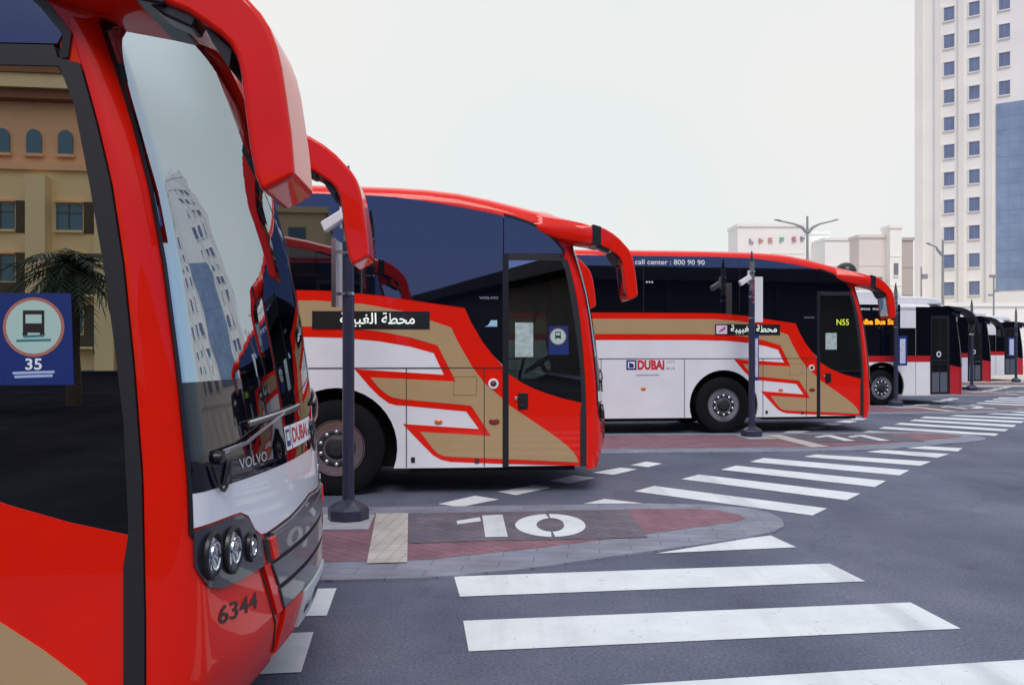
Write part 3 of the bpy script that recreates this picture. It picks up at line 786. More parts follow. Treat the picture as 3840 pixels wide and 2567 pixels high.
    # ---- headlights
    for sgn in (1, -1):
        mv = (lambda v: v) if sgn > 0 else (lambda v: W - v)
        va, vb = sorted((mv(.058), mv(.522)))
        hb = MB()
        def hz_lo(v): return interp([(.05, .90), (.07, .85), (.10, .80), (.15, .775), (.28, .765), (.522, .765)], min(v, W - v))
        def hz_hi(v): return interp([(.05, 1.002), (.10, 1.008), (.33, 1.008), (.395, .98), (.445, .92), (.49, .885), (.522, .875)], min(v, W - v))
        CF.patch(hb, va, vb, hz_lo, hz_hi, -.03, .012, principled('smoked_lamp_housing', (.028, .031, .043), .25, coat=.8), 8)
        ho = hb.build('headlight', root, 40)
        for v, z, rv, rz_ in ((.125, .902, .060, .078), (.262, .890, .068, .080), (.402, .868, .040, .052)):
            l = MB()
            c0 = Vector(CF.at(mv(v), z, .012)); e = .004
            n_ = Vector(CF.at(mv(v), z, 1.0)) - Vector(CF.at(mv(v), z, 0.0)); n_.normalize()
            n_ = (n_ * .55 + Vector((1, 0, 0)) * .45).normalized()
            tz = Vector((0, 0, 1)); tv = tz.cross(n_).normalized()
            rv2 = rv * 1.05
            fnl = lambda a, c, h: c0 + tv * (a * rv2) + tz * (c * rz_) + n_ * h
            l.lathe([(1.12, -.002), (1.10, .010), (1.0, .014), (.93, .010), (.90, .0), (.86, -.004)], fnl, BLACKP, 28)
            l.lathe([(.90, .000), (.80, .006), (.62, .012), (.35, .016), (.0001, .018)], fnl, LENS, 28)
            l.lathe([(.66, .011), (.64, .016), (.58, .016), (.56, .013)], fnl, CHROME, 28)
            l.build('lamp_lens', ho, 35)
    # ---- grille, lower bumper, plate, fleet number
    g = MB()
    def g_hi(v): return hood_lo(v) - .008
    def g_a(z): return interp([(.53, .69), (.644, .635), (.743, .57), (.868, .525)], z)
    CF.slant(g, lambda z: g_a(z) + .006, lambda z: W - g_a(z) - .006, .54, .868, -.03, .003, BLACKP, 8, 40); CF.patch(g, .56, W - .56, .866, g_hi, -.03, .003, BLACKP, 2)
    for z0, z1 in ((.775, .870), (.655, .755), (.545, .635)):
        CF.slant(g, lambda z: g_a(z) + .012, lambda z: W - g_a(z) - .012, z0, z1, .0, .026, DGREY, 4, 40)
        if z1 > .8: CF.patch(g, .60, W - .60, .868, g_hi, .0, .024, DGREY, 2)
    CF.slant(g, lambda z: g_a(z) + .014, lambda z: g_a(z) + .075, .776, .869, .0, .034, RED, 4, 4)
    CF.slant(g, lambda z: W - g_a(z) - .075, lambda z: W - g_a(z) - .014, .776, .869, .0, .034, RED, 4, 4)
    g.build('grille', root, 40, .004)
    br = MB()
    CF.patch(br, .72, W - .72, .345, .535, -.01, .016, RED, 6)
    seam_v = lambda z: interp([(.345, .725), (.765, .505)], z) + .006
    CF.slant(br, seam_v, lambda z: g_a(z) + .004, .535, .765, -.01, .016, RED, 8, 5)
    CF.slant(br, lambda z: W - g_a(z) - .004, lambda z: W - seam_v(z), .535, .765, -.01, .016, RED, 8, 5)
    br.build('bumper', root, 40)
    p = MB()
    CF.patch(p, .98, 1.56, .37, .535, .014, .034, principled('plate_white', (.62, .65, .66), .4), 3)
    P = CF.fn()
    for k, (va, wv_) in enumerate(((1.02, .05), (1.09, .03), (1.20, .04), (1.27, .04), (1.34, .02), (1.40, .04), (1.47, .04))):
        p.grid([[P(va + wv_ * q / 2, zz, .0355) for q in range(3)] for zz in (.42, .42 + (.035 if k < 2 else .07))], LETK)
    p.build('number_plate', root)
    if spec.get('fleet'):
        n = MB(); letters(n, spec['fleet'], .165, .465, .640, .706, lambda a, c, d: CF.at(a, c - .09 * (a - .165), d), .0025, LETK, .012)
        n.build('fleet_number', root)
    # ---- mirror horns
    for v0, v1 in ((-.22, .17), (W - .17, W + .22)):
        a = MB()
        a.prism(ARM_OUT + ARM_IN, lambda x_, z_, d: (x_, d, z_), v0, v1, RED)
        ao = a.build('mirror_arm', root, 35, .02, seg=3)
        k = MB()
        k.prism([(.03, 2.972), (.13, 2.944), (.13, 2.724), (.03, 2.745)], lambda x_, z_, d: (x_, d, z_), v0 - .002, v1 + .002, BLACKP)
        k.prism([(.06, 2.75), (.17, 2.73), (.23, 2.70), (.21, 2.66), (.12, 2.70)], lambda x_, z_, d: (x_, d, z_), v0 + .02, v0 + .13, BLACKP)
        k.build('rubber_joint', ao, 30, .01)
        k = MB()
        path = [(.330, 2.606), (.351, 2.566), (.364, 2.514), (.378, 2.398), (.392, 2.282), (.408, 2.20)]
        k.slab([[(u - .004, v, z) for u, z in path] for v in (v0 + .07, v1 - .06)], [[(u + .002, v, z) for u, z in path] for v in (v0 + .07, v1 - .06)], MIRROR)
        k.prism([(.235, 2.69), (.262, 2.662), (.330, 2.60), (.322, 2.54), (.27, 2.62)], lambda x_, z_, d: (x_, d, z_), v0 + .035, v1 - .035, BLACKP)
        k.build('mirror_glass', ao, 30)
    # ---- lamps, cap and plugs on the near flank
    def flank_lamp(u, z, rx, rz_, mat, name='marker_lamp'):
        l = MB()
        l.lathe([(1.0, .004), (.95, .012), (.6, .018), (.0001, .020)], lambda a, c, h: (u + a * rx, -h, z + c * rz_), mat, 18)
        l.build(name, root, 40)
    flank_lamp(-1.648, .808, .046, .026, AMBER); flank_lamp(-1.033, .805, .062, .037, DAMBER)
    for u in (-4.3, -6.2, -8.0): flank_lamp(u, .845, .05, .028, AMBER)
    l = MB()
    l.lathe([(.058, .004), (.056, .014), (.036, .016), (.034, .008), (.0001, .008)], lambda a, c, h: (-1.042 + a, -h, 1.224 + c), WHITE, 24)
    l.lathe([(.034, .009), (.02, .02), (.0001, .022)], lambda a, c, h: (-1.042 + a, -h, 1.224 + c), principled('maroon_plastic', (.12, .02, .03), .5), 20)
    l.build('fuel_cap', root, 40)
    l = MB(); l.prism([(-1.948, .365), (-1.905, .365), (-1.905, .42), (-1.948, .42)], near, .0, .010, BLACKP)
    l.build('tow_plug', root); l = MB()
    l.prism([(-1.25, .348), (-1.20, .348), (-1.20, .398), (-1.25, .398)], near, .004, .010, principled('dark_red_plug', (.12, .01, .01), .5))
    l.build('tow_plug', root)
    if spec.get('logo'):
        l = MB(); u0 = -4.62
        l.sheet([(u0, 1.195), (u0 + .19, 1.195), (u0 + .19, 1.375), (u0, 1.375)], near, .0045, SIGNB)
        l.sheet([(u0 + .03, 1.225), (u0 + .16, 1.225), (u0 + .16, 1.345), (u0 + .03, 1.345)], near, .0049, LETW)
        l.sheet([(u0 + .05, 1.235), (u0 + .14, 1.235), (u0 + .14, 1.30), (u0 + .05, 1.33)], near, .0053, SIGNB)
        letters(l, 'DUBAI', u0 + .21, u0 + .72, 1.195, 1.375, near, .0047, LETR, .045)
        letters(l, 'BUS', u0 + .76, u0 + .92, 1.20, 1.245, near, .0047, principled('grey_print', (.3, .3, .34), .5))
        letters(l, 'CITY', u0 + .76, u0 + .92, 1.315, 1.36, near, .0047, principled('grey_print', (.3, .3, .34), .5))
        l.sheet([(u0 + .18, 1.09), (u0 + .62, 1.09), (u0 + .62, 1.105), (u0 + .18, 1.105)], near, .0047, principled('grey_print', (.3, .3, .34), .5))
        l.build('city_logo', root)
    # ---- wheels, underbody
    for u in (FW, RW):
        for sd in (-1, 1): wheel(root, u, sd)
    ub = MB()
    ub.box(REAR + .1, -.15, .44, W - .44, .26, 1.2, UNDER)
    ub.box(RW + .8, FW - .8, .10, W - .10, .235, .6, UNDER); ub.box(FW + .8, -.12, .08, W - .08, .25, .40, UNDER); ub.box(REAR + .1, RW - .8, .10, W - .10, .25, .6, UNDER)
    for c in (FW, RW):
        for a, bb in ((.052, .44), (W - .44, W - .052)):
            rows = []
            for k in range(19):
                an = R(-18 + 216 * k / 18)
                rows.append([(c + .66 * math.cos(an), v, WHEEL_Z + .66 * math.sin(an)) for v in (a, bb)])
            ub.grid(rows, UNDER)
    ub.build('underbody', root)
    # ---- cab interior
    i = MB()
    i.box(-.96, -.20, .05, W - .05, .36, .42, INTERIOR)
    i.box(-1.02, -.96, .05, W - .05, .36, 3.0, INTERIOR)
    i.box(-.30, .12, .35, W - .25, .42, 1.22, INTERIOR)
    i.prism([(-.873, .40), (-.873, 1.30), (-0.721, 1.231), (-0.60, 1.172), (-0.452, 1.114), (-0.25, 1.052), (-0.07, 1.004), (-.07, .40)], far, -.07, -.044, INTERIOR)
    i.build('cab_floor', root)
    i = MB()
    i.slab([[(-.22 + .0 * v, v, 1.22), (-.08, v, 1.36)] for v in (.3, .8, 1.7, 2.3)], [[(.16, v, 1.18), (.12, v, 1.33)] for v in (.3, .8, 1.7, 2.3)], INTERIOR)
    i.prism([(1.55, 1.30), (2.25, 1.30), (2.15, 1.50), (1.65, 1.50)], lambda a, c, d: (d, a, c), -.12, .02, INTERIOR)
    i.build('dashboard', root, None, .02)
    sw = MB()
    cen = Vector((-.30, 1.9, 1.42)); ax = Vector((-.55, 0, .83)).normalized(); e1 = Vector((0, 1, 0)); e2 = ax.cross(e1)
    ring = [cen + (e1 * math.cos(2 * math.pi * k / 24) + e2 * math.sin(2 * math.pi * k / 24)) * .23 for k in range(25)]
    sw.tube(ring, .017, BLACKP, 8, False)
    for an in (90, 210, 330): sw.tube([cen, cen + (e1 * math.cos(R(an)) + e2 * math.sin(R(an))) * .22], .014, BLACKP, 6)
    sw.tube([cen, cen - ax * .3], .03, BLACKP, 8)
    sw.build('steering_wheel', root, 40)
    for v in (1.9,):
        st = MB()
        st.box(-.90, -.48, v - .24, v + .24, .85, 1.0, SEATM)
        st.prism([(-.95, .95), (-.80, .95), (-.90, 1.65), (-.98, 1.65)], lambda a, c, d: (a, d, c), v - .23, v + .23, SEATM)
        st.prism([(-.985, 1.66), (-.90, 1.66), (-.92, 1.88), (-.98, 1.88)], lambda a, c, d: (a, d, c), v - .14, v + .14, SEATM)
        st.box(-.80, -.55, v - .12, v + .12, .42, .86, INTERIOR)
        st.build('driver_seat', root, 40, .03)
    hr = MB()
    hr.tube([(-.80, .12, .45), (-.74, .12, 1.3), (-.50, .12, 2.2)], .018, STEEL, 8)
    hr.tube([(-.30, .30, 1.2), (-.42, .30, 1.75)], .016, STEEL, 8)
    hr.build('grab_rail', root, 40)
    return root

make_coach(-1.244, 2.97, 4.0, 'red coach nearest the camera with headlights in view and 6344 on its bumper',
           dict(display=(-3.016, -1.744, 1.826, 2.02), dtext=(.40, 1.13), fleet='6344', sticker=(-.478, -.245, 1.516, 1.825), sticker_text=True, icon=True))
make_coach(.832, 9.75, 4.8, 'second coach, behind the pole of bay 10, white Arabic letters on its black display',
           dict(display=(-3.016, -1.744, 1.826, 2.02), dtext=(.30, 1.11), fleet='6345' if False else None, sticker=(-.425, -.209, 1.544, 1.864), icon=True, paper=(-.80, -.60, 1.52, 1.90)))
make_coach(6.70, 16.63, 6.5, 'third coach, with call center lettering on its glass and DUBAI logo on its white flank',
           dict(display=(-2.93, -1.665, 1.838, 2.04), dtext=(.30, 1.20), pink=True, glass_text=True, route='N55', logo=True, paper=(-.766, -.544, 1.567, 1.881)))

# ================================================================= CITY BUSES
BPZ = [(.25, 0), (1.0, 0), (1.6, -.04), (2.3, -.14), (2.75, -.24)]
BGZ = [(.25, .62), (.4, .72), (1.0, .72), (2.0, .62), (2.75, .5)]
BF = Front(BPZ, BGZ)
BRED = principled('red_city_bus_paint', (0.50, 0.008, 0.012), .4, coat=.8)
BWHITE = principled('white_city_bus_paint', (0.82, 0.82, 0.84), .4, coat=.5, var=.04, scale=3)
BGLASS = clear_glass('city_bus_glass', (0.45, 0.55, 0.54), 1.6)
def make_city_bus(x, y, rz, label, lit):
    root = empty('city_bus', (x, y, 0), R(rz))
    tag(root, label, 'city bus', 'white, black and red city buses')
    L = -11.5; FW, RW = -2.36, -8.3
    global REAR
    keep = REAR; REAR = L
    b = MB()
    for fn in (near, far):
        b.prism(side_plate([FW, RW], 2.70, .27, -.92), fn, -.05, 0, BWHITE)
        b.prism([(L, 1.19), (-.92, 1.19), (-.92, 1.36), (L, 1.36)], fn, -.01, .004, BRED)
        b.prism([(-.32, .30), (-.02, .30), (-.02, 1.04), (-.32, 1.10)], fn, -.05, .002, BRED)
        b.prism([(-1.35, 1.36), (-.92, 1.36), (-.92, 2.70), (-1.35, 2.70)], fn, -.01, .004, MASK)
        b.prism([(-.92, 2.46), (-.24, 2.46), (-.28, 2.72), (-.92, 2.72)], fn, -.05, .004, MASK)
        b.prism([(-.34, .30), (-.0, .30), (-.0, 1.04), (-.14, 2.46), (-.34, 2.46)], fn, -.05, -.002, MASK)
        for u in (-1.36, -3.4): b.prism([(u, .30), (u + .01, .30), (u + .01, 1.19), (u, 1.19)], fn, .0, .003, SEAM)
    rows = []
    for u, zt in ((L, 2.70), (L + .2, 2.80), (-1.4, 2.80), (-.9, 2.79), (-.5, 2.75), (-.2, 2.68), (.0, 2.62)):
        prof = [(0, zt - .12), (.03, zt - .06), (.12, zt - .015), (.3, zt), (1.25, zt + .03)]
        prof = prof + [(W - v, z) for v, z in prof[-2::-1]]
        rows.append([(u + .22 * sst(-1, 0, u) * math.sin(math.pi * v / W) ** .6, v, z) for v, z in [(0, zt - .2)] + prof + [(W, zt - .2)]])
    b.grid(rows[:4], BWHITE, True); b.grid(rows[3:], MASK, True)
    b.add(rows[-1], [list(range(len(rows[-1])))], MASK); b.add(rows[0], [list(range(len(rows[0])))], BWHITE)
    b.box(L - .02, L + .05, 0, W, .3, 2.7, BWHITE)
    BF.patch(b, 0, W, .28, 1.04, -.04, .0, BRED, 6)
    BF.patch(b, .5, W - .5, .45, .95, -.01, .012, MASK, 4)
    BF.patch(b, 0, .05, 1.04, 2.6, -.04, 0, MASK, 8); BF.patch(b, W - .05, W, 1.04, 2.6, -.04, 0, MASK, 8)
    b.build('body', root, 30)
    g = MB()
    # the window band stops short of a white panel high on the flank
    g.prism([(L + .3, 1.36), (-1.36, 1.36), (-1.36, 2.12), (-1.82, 2.12), (-1.82, 2.76), (L + .3, 2.76)], near, -.01, .006, SIDEGLASS)
    g.prism([(L + .3, 1.36), (-1.36, 1.36), (-1.36, 2.76), (L + .3, 2.76)], far, -.01, .006, SIDEGLASS)
    sw = g.build('side_window', root)
    t = MB()
    letters(t, 'call center : 800 90 90', -4.0, -2.20, 2.60, 2.66, near, .009, LETW, .01)
    t.build('window_lettering', sw); t = MB()
    letters(t, 'Ghubaiba Bus Stn', -3.45, -1.93, 2.21, 2.36, near, .009, LEDA, .03)
    t.build('amber_display', sw)
    w = MB(); BF.patch(w, .05, W - .05, 1.04, 2.62, .0, .008, BGLASS, 12)
    w.build('windshield', root, 40)
    d = MB()
    for u0, u1 in ((-.90, -.865), (-.40, -.34), (-.64, -.615)): d.prism([(u0, .33), (u1, .33), (u1, 2.46), (u0, 2.46)], near, -.045, .006, BLACKP)
    for z0, z1 in ((.30, .36), (1.20, 1.26), (2.38, 2.46)): d.prism([(-.90, z0), (-.34, z0), (-.34, z1), (-.90, z1)], near, -.04, .004, BLACKP)
    do = d.build('door', root)
    g = MB(); g.prism([(-.865, .36), (-.40, .36), (-.40, 2.38), (-.865, 2.38)], near, -.02, 0, DOORGLASS)
    g.sheet(circle(-.66, 1.40, .07, .08), near, .007, LETW); g.sheet(circle(-.66, 1.40, .045, .05), near, .0075, SIGNB)
    g.build('door_glass', do)
    # roof pod
    p = MB()
    pp = [(-7.2, 2.80), (-7.1, 3.06), (-6.9, 3.14), (-1.75, 3.14), (-1.72, 3.00), (-1.0, 2.99), (-.62, 2.96), (-.45, 2.86), (-.42, 2.76)]
    p.prism(pp, lambda a, c, dd: (a, dd, c), .14, W - .14, BWHITE)
    p.build('roof_pod', root, 30, .05)
    # dark mirror horns
    for v0, v1 in ((-.08, .2), (W - .2, W + .08)):
        a = MB()
        a.prism([(-.45, 2.74), (0, 2.69), (.2, 2.63), (.34, 2.54), (.46, 2.40), (.53, 2.22), (.55, 1.98), (.46, 1.95), (.42, 2.2), (.34, 2.36), (.2, 2.48), (0, 2.55), (-.2, 2.60)], lambda a_, c, dd: (a_, dd, c), v0, v1, BLACKP)
        ao = a.build('mirror_arm', root, 30, .02)
        k = MB(); k.box(.40, .41, v0 + .02, v1 - .02, 1.97, 2.3, MIRROR); k.build('mirror_glass', ao)
    for u in (FW, RW):
        for sd in (-1, 1): wheel(root, u, sd, .48)
    u_ = MB(); u_.box(L + .1, -.2, .44, W - .44, .28, 1.0, UNDER)
    u_.box(-.95, -.93, .06, W - .06, 1.0, 2.6, INTERIOR); u_.box(-.92, .0, .06, W - .06, .30, .36, INTERIOR)
    u_.box(-.25, .05, .9, W - .2, .36, 1.05, INTERIOR)
    u_.build('underbody', root)
    h = MB(); BF.patch(h, .10, .42, .62, .80, .0, .014, LENS, 3); h.build('headlight', root)
    h = MB(); BF.patch(h, W - .42, W - .10, .62, .80, .0, .014, LENS, 3); h.build('headlight', root)
    REAR = keep
    return root
make_city_bus(12.43, 24.2, 9, 'white and black city bus with amber display text on its window', True)
make_city_bus(17.85, 32.6, 9, 'city bus half hidden behind the white and black bus with the amber display', True)
make_city_bus(23.5, 40.2, 9, 'farthest city bus, its white front panel and door beside the last pole', True)

# ================================================================= BAY POLES
def pole(x, y, label, boards, cam_box=True):
    root = empty('bay_pole', (x, y, 0))
    tag(root, label, 'pole', 'dark bay poles along the crossing')
    b = MB()
    b.lathe([(.0001, .015), (.195, .015), (.195, .118), (.18, .14), (.085, .19), (.062, .20), (.058, .26)], lambda a, c, h: (a, c, h), POLEM, 8)
    b.build('base', root, None, .006)
    p = MB()
    p.lathe([(.056, .19), (.056, 2.62)], lambda a, c, h: (a, c, h), POLEM, 24)
    p.lathe([(.05, 2.60), (.046, 3.14), (.0001, 3.14)], lambda a, c, h: (a, c, h), POLEG, 24)
    p.lathe([(.034, 3.13), (.032, 3.18), (.010, 3.33), (.0001, 3.335)], lambda a, c, h: (a, c, h), POLEM, 16)
    p.build('mast', root, 40)
    for z in (2.96, 2.81, 2.51, 2.13):
        c = MB(); c.lathe([(.0605, z - .012), (.0625, z - .010), (.0625, z + .010), (.0605, z + .012)], lambda a, e, h: (a, e, h), STEEL, 20)
        c.box(-.012, .012, -.075, -.06, z - .012, z + .012, STEEL)
        c.build('clamp_band', root, 40)
    if cam_box:
        c = MB()
        c.prism([(-.245, 2.79), (-.06, 2.905), (-.015, 2.83), (-.205, 2.70)], lambda a, e, d: (a, d, e), -.10, .02, SIGNW)
        c.box(-.075, -.048, -.05, .03, 2.74, 2.98, SIGNW)
        c.build('camera_housing', root, None, .012)
    for kind, x0, x1, y0, z0, z1 in boards:
        s = MB()
        if kind == 'edge':
            s.box(x0, x0 + .014, y0 - .02, y0 + .36, z0, z1, SIGNW)
            s.box(x0 - .018, x0 + .022, y0 - .03, y0 - .02, z0 - .01, z1 + .01, STEEL)
            s.box(x0, -.05, y0 + .0, y0 + .03, z0 + .1, z0 + .13, STEEL); s.box(x0, -.05, y0 + .0, y0 + .03, z1 - .13, z1 - .1, STEEL)
            s.build('sign_board', root)
        elif kind == 'white':
            s.box(x0, x1, y0, y0 + .02, z0, z1, SIGNW)
            s.box(.03, x0 + .01, y0 + .004, y0 + .03, z1 - .2, z1 - .17, STEEL); s.box(.03, x0 + .01, y0 + .004, y0 + .03, z0 + .17, z0 + .2, STEEL)
            for k in range(5): s.box(x0 - .045, x0 - .012, y0 - .03, y0 - .026, z1 - .14 - .085 * k, z1 - .09 - .085 * k, principled('maroon_print', (.3, .05, .1), .6))
            s.build('sign_board', root)
        else:
            s.box(x0, x1, y0, y0 + .025, z0, z1, SIGNB)
            s.box(x0 + (x1 - x0) * .2, x1 - (x1 - x0) * .2, y0 - .004, y0 - .001, z0 + .06, z1 - .08, principled('timetable_sheet', (.55, .55, .72), .5, var=.25, scale=20))
            s.box(.03, x0 + .01, y0 + .004, y0 + .03, z1 - .2, z1 - .17, STEEL)
            s.build('timetable_board', root)
    return root
pole(-1.535, 8.19, 'dark pole nearest the camera, on the island numbered 10', [('edge', -.115, 0, -.1, 2.01, 2.63)])
pole(4.29, 15.62, 'dark pole on the island numbered 11, tall white board on its right side', [('white', .045, .19, -.03, 2.06, 2.87), ('blue', .04, .12, -.02, 1.02, 1.85)])
pole(10.33, 23.5, 'dark pole between the third coach and the nearest city bus, blue board on it', [('blue', .055, .30, -.02, 1.10, 1.90)], False)
pole(16.80, 31.9, 'dark pole in front of the second city bus, small white board near its top', [('white', -.13, .03, -.09, 2.03, 2.72)], False)
pole(22.40, 38.8, 'farthest dark pole, in front of the last city bus at the right edge', [('blue', -.36, -.05, -.02, 1.15, 2.0)], False)

# ================================================================= STREET LAMPS AND SMALL POLES
LAMPM = principled('lamp_grey', (0.30, 0.31, 0.33), .5)
def arm_lamp(x, y, h, arms, label, rise=.55):
    root = empty('street_lamp', (x, y, 0)); tag(root, label, 'street lamp')
    p = MB(); p.tube([(0, 0, 0), (0, 0, h)], [.13, .07], LAMPM, 10); p.build('post', root, 40)
    for ln in arms:
        sg = 1 if ln > 0 else -1
        a = MB()
        a.tube([(sg * .05, 0, h - 1.05), (sg * .35, 0, h - .72), (ln * .4, 0, h - .5), (ln * .72, 0, h - .35), (ln * .8, 0, h - .32)], [.12, .10, .06, .05, .045], LAMPM, 8)
        ao = a.build('lamp_arm', root, 40)
        c = MB(); c.prism([(ln * .78, h - .37), (ln * .78, h - .28), (ln * .9, h - .20), (ln, h - .21), (ln, h - .25)], lambda q, z, d: (q, d, z), -.13, .13, LAMPM)
        c.build('lamp_head', ao, None, .02)
    return root
arm_lamp(19.15, 56.6, 10.0, (-2.15, 2.0), 'grey double armed street lamp rising behind the third coach')
arm_lamp(30.1, 61, 9.0, (-1.15,), 'grey single armed street lamp in front of the pale tower')
def thin_pole(x, y, h, label, kind):
    root = empty('camera_pole', (x, y, 0)); tag(root, label, 'pole')
    p = MB(); p.tube([(0, 0, 0), (0, 0, h)], [.07, .05], LAMPM, 8); p.build('post', root, 40)
    c = MB()
    if kind == 0:
        c.box(-.25, .22, -.1, .1, h - .02, h + .16, LAMPM); c.box(-.02, .3, -.08, .08, h - .95, h - .78, LAMPM); c.box(-.35, -.02, -.06, .06, h - 1.2, h - 1.08, LAMPM)
    else:
        c.box(.05, .45, -.1, .1, h - .9, h - .55, LAMPM); c.box(-.02, .05, -.05, .05, h - .8, h - .7, LAMPM)
    c.build('camera_head', root, None, .02)
thin_pole(30.9, 56, 6.0, 'thin grey pole with a small head beside the glass front of the tower', 0)
thin_pole(30.0, 64, 7.4, 'thin grey pole between the beige wall building and the tower', 1)

# ================================================================= FAR BUILDINGS
def bm_(name, c, var=.05, sc=.25): return principled(name, c, .8, var=var, scale=sc)
TWALL = bm_('tower_render', (0.95, 0.90, 0.82))
TRIB = bm_('tower_rib', (0.88, 0.83, 0.75))
def glass_blue(name, c): return principled(name, c, .10, ior=1.5, var=.22, scale=.45)
TGLASS = glass_blue('tower_window_glass', (0.19, 0.225, 0.33))
CURT = glass_blue('curtain_glass', (0.27, 0.345, 0.46))
CURTL = principled('curtain_mullion', (0.30, 0.36, 0.46), .5)
def make_tower():
    root = empty('tower_building', (54.1, 108.0, 0), math.atan2(-.59, .81))
    tag(root, 'tall white tower with blue square windows and a blue glass front', 'tower')
    # local x along the facade to the right, local y away from it
    H = 51
    b = MB()
    b.box(-3.9, 34, 0, 26, 0, H, TWALL)
    b.box(-3.9, 34, -.25, 26.2, H, H + 1.2, TWALL)
    for k0, k1, pr in ((-3.88, -3.0, .5), (-1.6, -.95, .35), (1.05, 1.65, .35), (4.05, 4.7, .45), (16.0, 16.8, .45), (19.9, 20.5, .35), (23.6, 24.2, .35), (27.4, 28.0, .35)):
        b.box(k0, k1, -pr, .05, 0, H - .5, TRIB)
    for z in (6.0, 47.0): b.box(-3.85, 33.9, -.2, .05, z, z + .35, TRIB)
    for q in range(12): b.box(-3.0 + q * 3.1, -2.0 + q * 3.1, .2, .6, H + 1.2, H + 2.2, TWALL)
    b.box(2, 12, 6, 16, H + 1.2, H + 5, TWALL); b.box(8, 9, 8, 9, H + 5, H + 9, TRIB)
    b.build('wall', root)
    n = 0
    cols = [(0.0, range(0, 12)), (2.78, range(0, 12)), (6.0, range(7, 12)), (18.3, range(0, 12)), (22.0, range(0, 12)), (25.8, range(0, 12))]
    for k, rws in cols:
        for i in rws:
            z = 7.75 + 3.4 * i
            w = MB()
            w.box(k - .58, k + .58, -.06, .02, z, z + 1.66, TGLASS)
            w.box(k - .70, k - .58, -.14, .02, z - .1, z + 1.76, TRIB); w.box(k + .58, k + .64, -.10, .02, z - .1, z + 1.76, TRIB)
            w.box(k - .70, k + .64, -.16, .02, z + 1.66, z + 1.78, TRIB); w.box(k - .70, k + .64, -.18, .02, z - .12, z, TRIB)
            w.box(k - .02, k + .02, -.075, -.05, z, z + 1.66, CURTL)
            w.build('window', root)
    c = MB(); c.box(5.15, 15.6, -.10, .02, 8.2, 30.6, CURT)
    for i in range(1, 14): c.box(5.15, 15.6, -.125, -.09, 8.2 + i * 1.6 - .02, 8.2 + i * 1.6 + .02, CURTL)
    for i in range(0, 9): c.box(5.15 + i * 1.3 - .025, 5.15 + i * 1.3 + .025, -.13, -.09, 8.2, 30.6, CURTL)
    c.build('glass_front', root)
    return root
make_tower()

PALE = bm_('pale_render', (0.95, 0.93, 0.87)); PALEP = bm_('pale_pink_render', (0.95, 0.89, 0.81)); BEIGE = bm_('pinkish_wall_render', (0.78, 0.69, 0.62))
CREAMW = bm_('cream_render', (0.94, 0.91, 0.80)); TAUPE = bm_('taupe_render', (0.55, 0.47, 0.42)); SHOP = principled('shop_dark', (0.2, 0.2, 0.22), .6)
def at(px, y): return (px - 1173) * y / 2000.0
def building(name, label, cat, px0, px1, y, depth, top_py, mat, base_rows=(), extras=None, roof=True):
    x0, x1 = at(px0, y), at(px1, y); h = 1.65 + (790 - top_py) * y / 2000.0
    root = empty(name, ((x0 + x1) / 2, y, 0)); tag(root, label, cat)
    hw = (x1 - x0) / 2
    b = MB(); b.box(-hw, hw, 0, depth, 0, h, mat)
    if roof: b.box(-hw - .1, hw + .1, -.15, depth + .1, h - .05, h + .25, mat)
    b.build('wall', root)
    for k, (u0, u1, z0, z1, m) in enumerate(base_rows):
        w = MB(); w.box(u0, u1, -.12, .05, z0, z1, m); w.box(u0 - .08, u1 + .08, -.18, .02, z0 - .1, z0, mat)
        w.build('window', root)
    if roof:
        q = MB()
        for k in range(1, 4): q.box(-hw, hw, -.05, .02, h - 2.9 * k, h - 2.9 * k + .12, mat)
        q.build('ledge', root)
    if extras: extras(root, hw, h)
    return root
def shop_sign(root, hw, h):
    cs = [(.35, .33, .36), (.62, .25, .22), (.66, .30, .28), (.20, .50, .36), (.60, .22, .28), (.28, .28, .31)]
    xs = [-2.3, -1.3, -.3, .9, 2.2, 3.1]
    for k, (c, xx) in enumerate(zip(cs, xs)):
        s = MB(); m = principled('sign_letter_%d' % k, c, .6); z0 = h - 1.75 + .05 * k
        s.box(xx, xx + .18, -.22, -.05, z0, z0 + .42, m); s.box(xx + .18, xx + .45, -.22, -.05, z0 + (.15 if k % 2 else 0), z0 + (.28 if k % 2 else .12), m)
        if k in (2, 3, 4): s.box(xx + .18, xx + .4, -.22, -.05, z0 + .31, z0 + .42, m)
        s.build('sign_letter', root)
building('pale_building', 'very pale pink low building with a row of small coloured signs', 'building', 1690, 1842, 92, 4, 518, PALEP,
         [(-1.6 + i * 1.7, -.9 + i * 1.7, 5.2, 6.6, SHOP) for i in range(0)], shop_sign)
building('white_building', 'white stepped building right behind the double armed street lamp', 'building', 1843, 1900, 100, 5, 535, PALE,
         [(-3.2 + i * 2.2, -2.5 + i * 2.2, 8.4, 9.7, principled('grey_pane', (.5, .52, .55), .3)) for i in range(3)])
building('white_building', 'white flat building left of the pinkish wall, behind the coach roof', 'building', 1890, 1966, 96, 4, 549, PALE,
         [(-.6 + i * 2.0, .1 + i * 2.0, 6.6, 7.6, principled('grey_pane', (.5, .52, .55), .3)) for i in range(2)])
building('wall_building', 'blank pinkish beige building with one narrow dark slot window', 'building', 1968, 2039, 88, 2.5, 543, BEIGE,
         [(.25, .72, 6.9, 8.5, SHOP)])
building('stair_tower', 'narrow cream stair tower against the pinkish building', 'building', 2039, 2066, 87, 2, 521, CREAMW, [(-.2, .2, 5.4, 6.6, SHOP), (-.2, .2, 8.6, 9.8, SHOP)])
building('side_building', 'narrow taupe building between the cream stair tower and the white tower', 'building', 2064, 2092, 92, 4, 549, TAUPE)
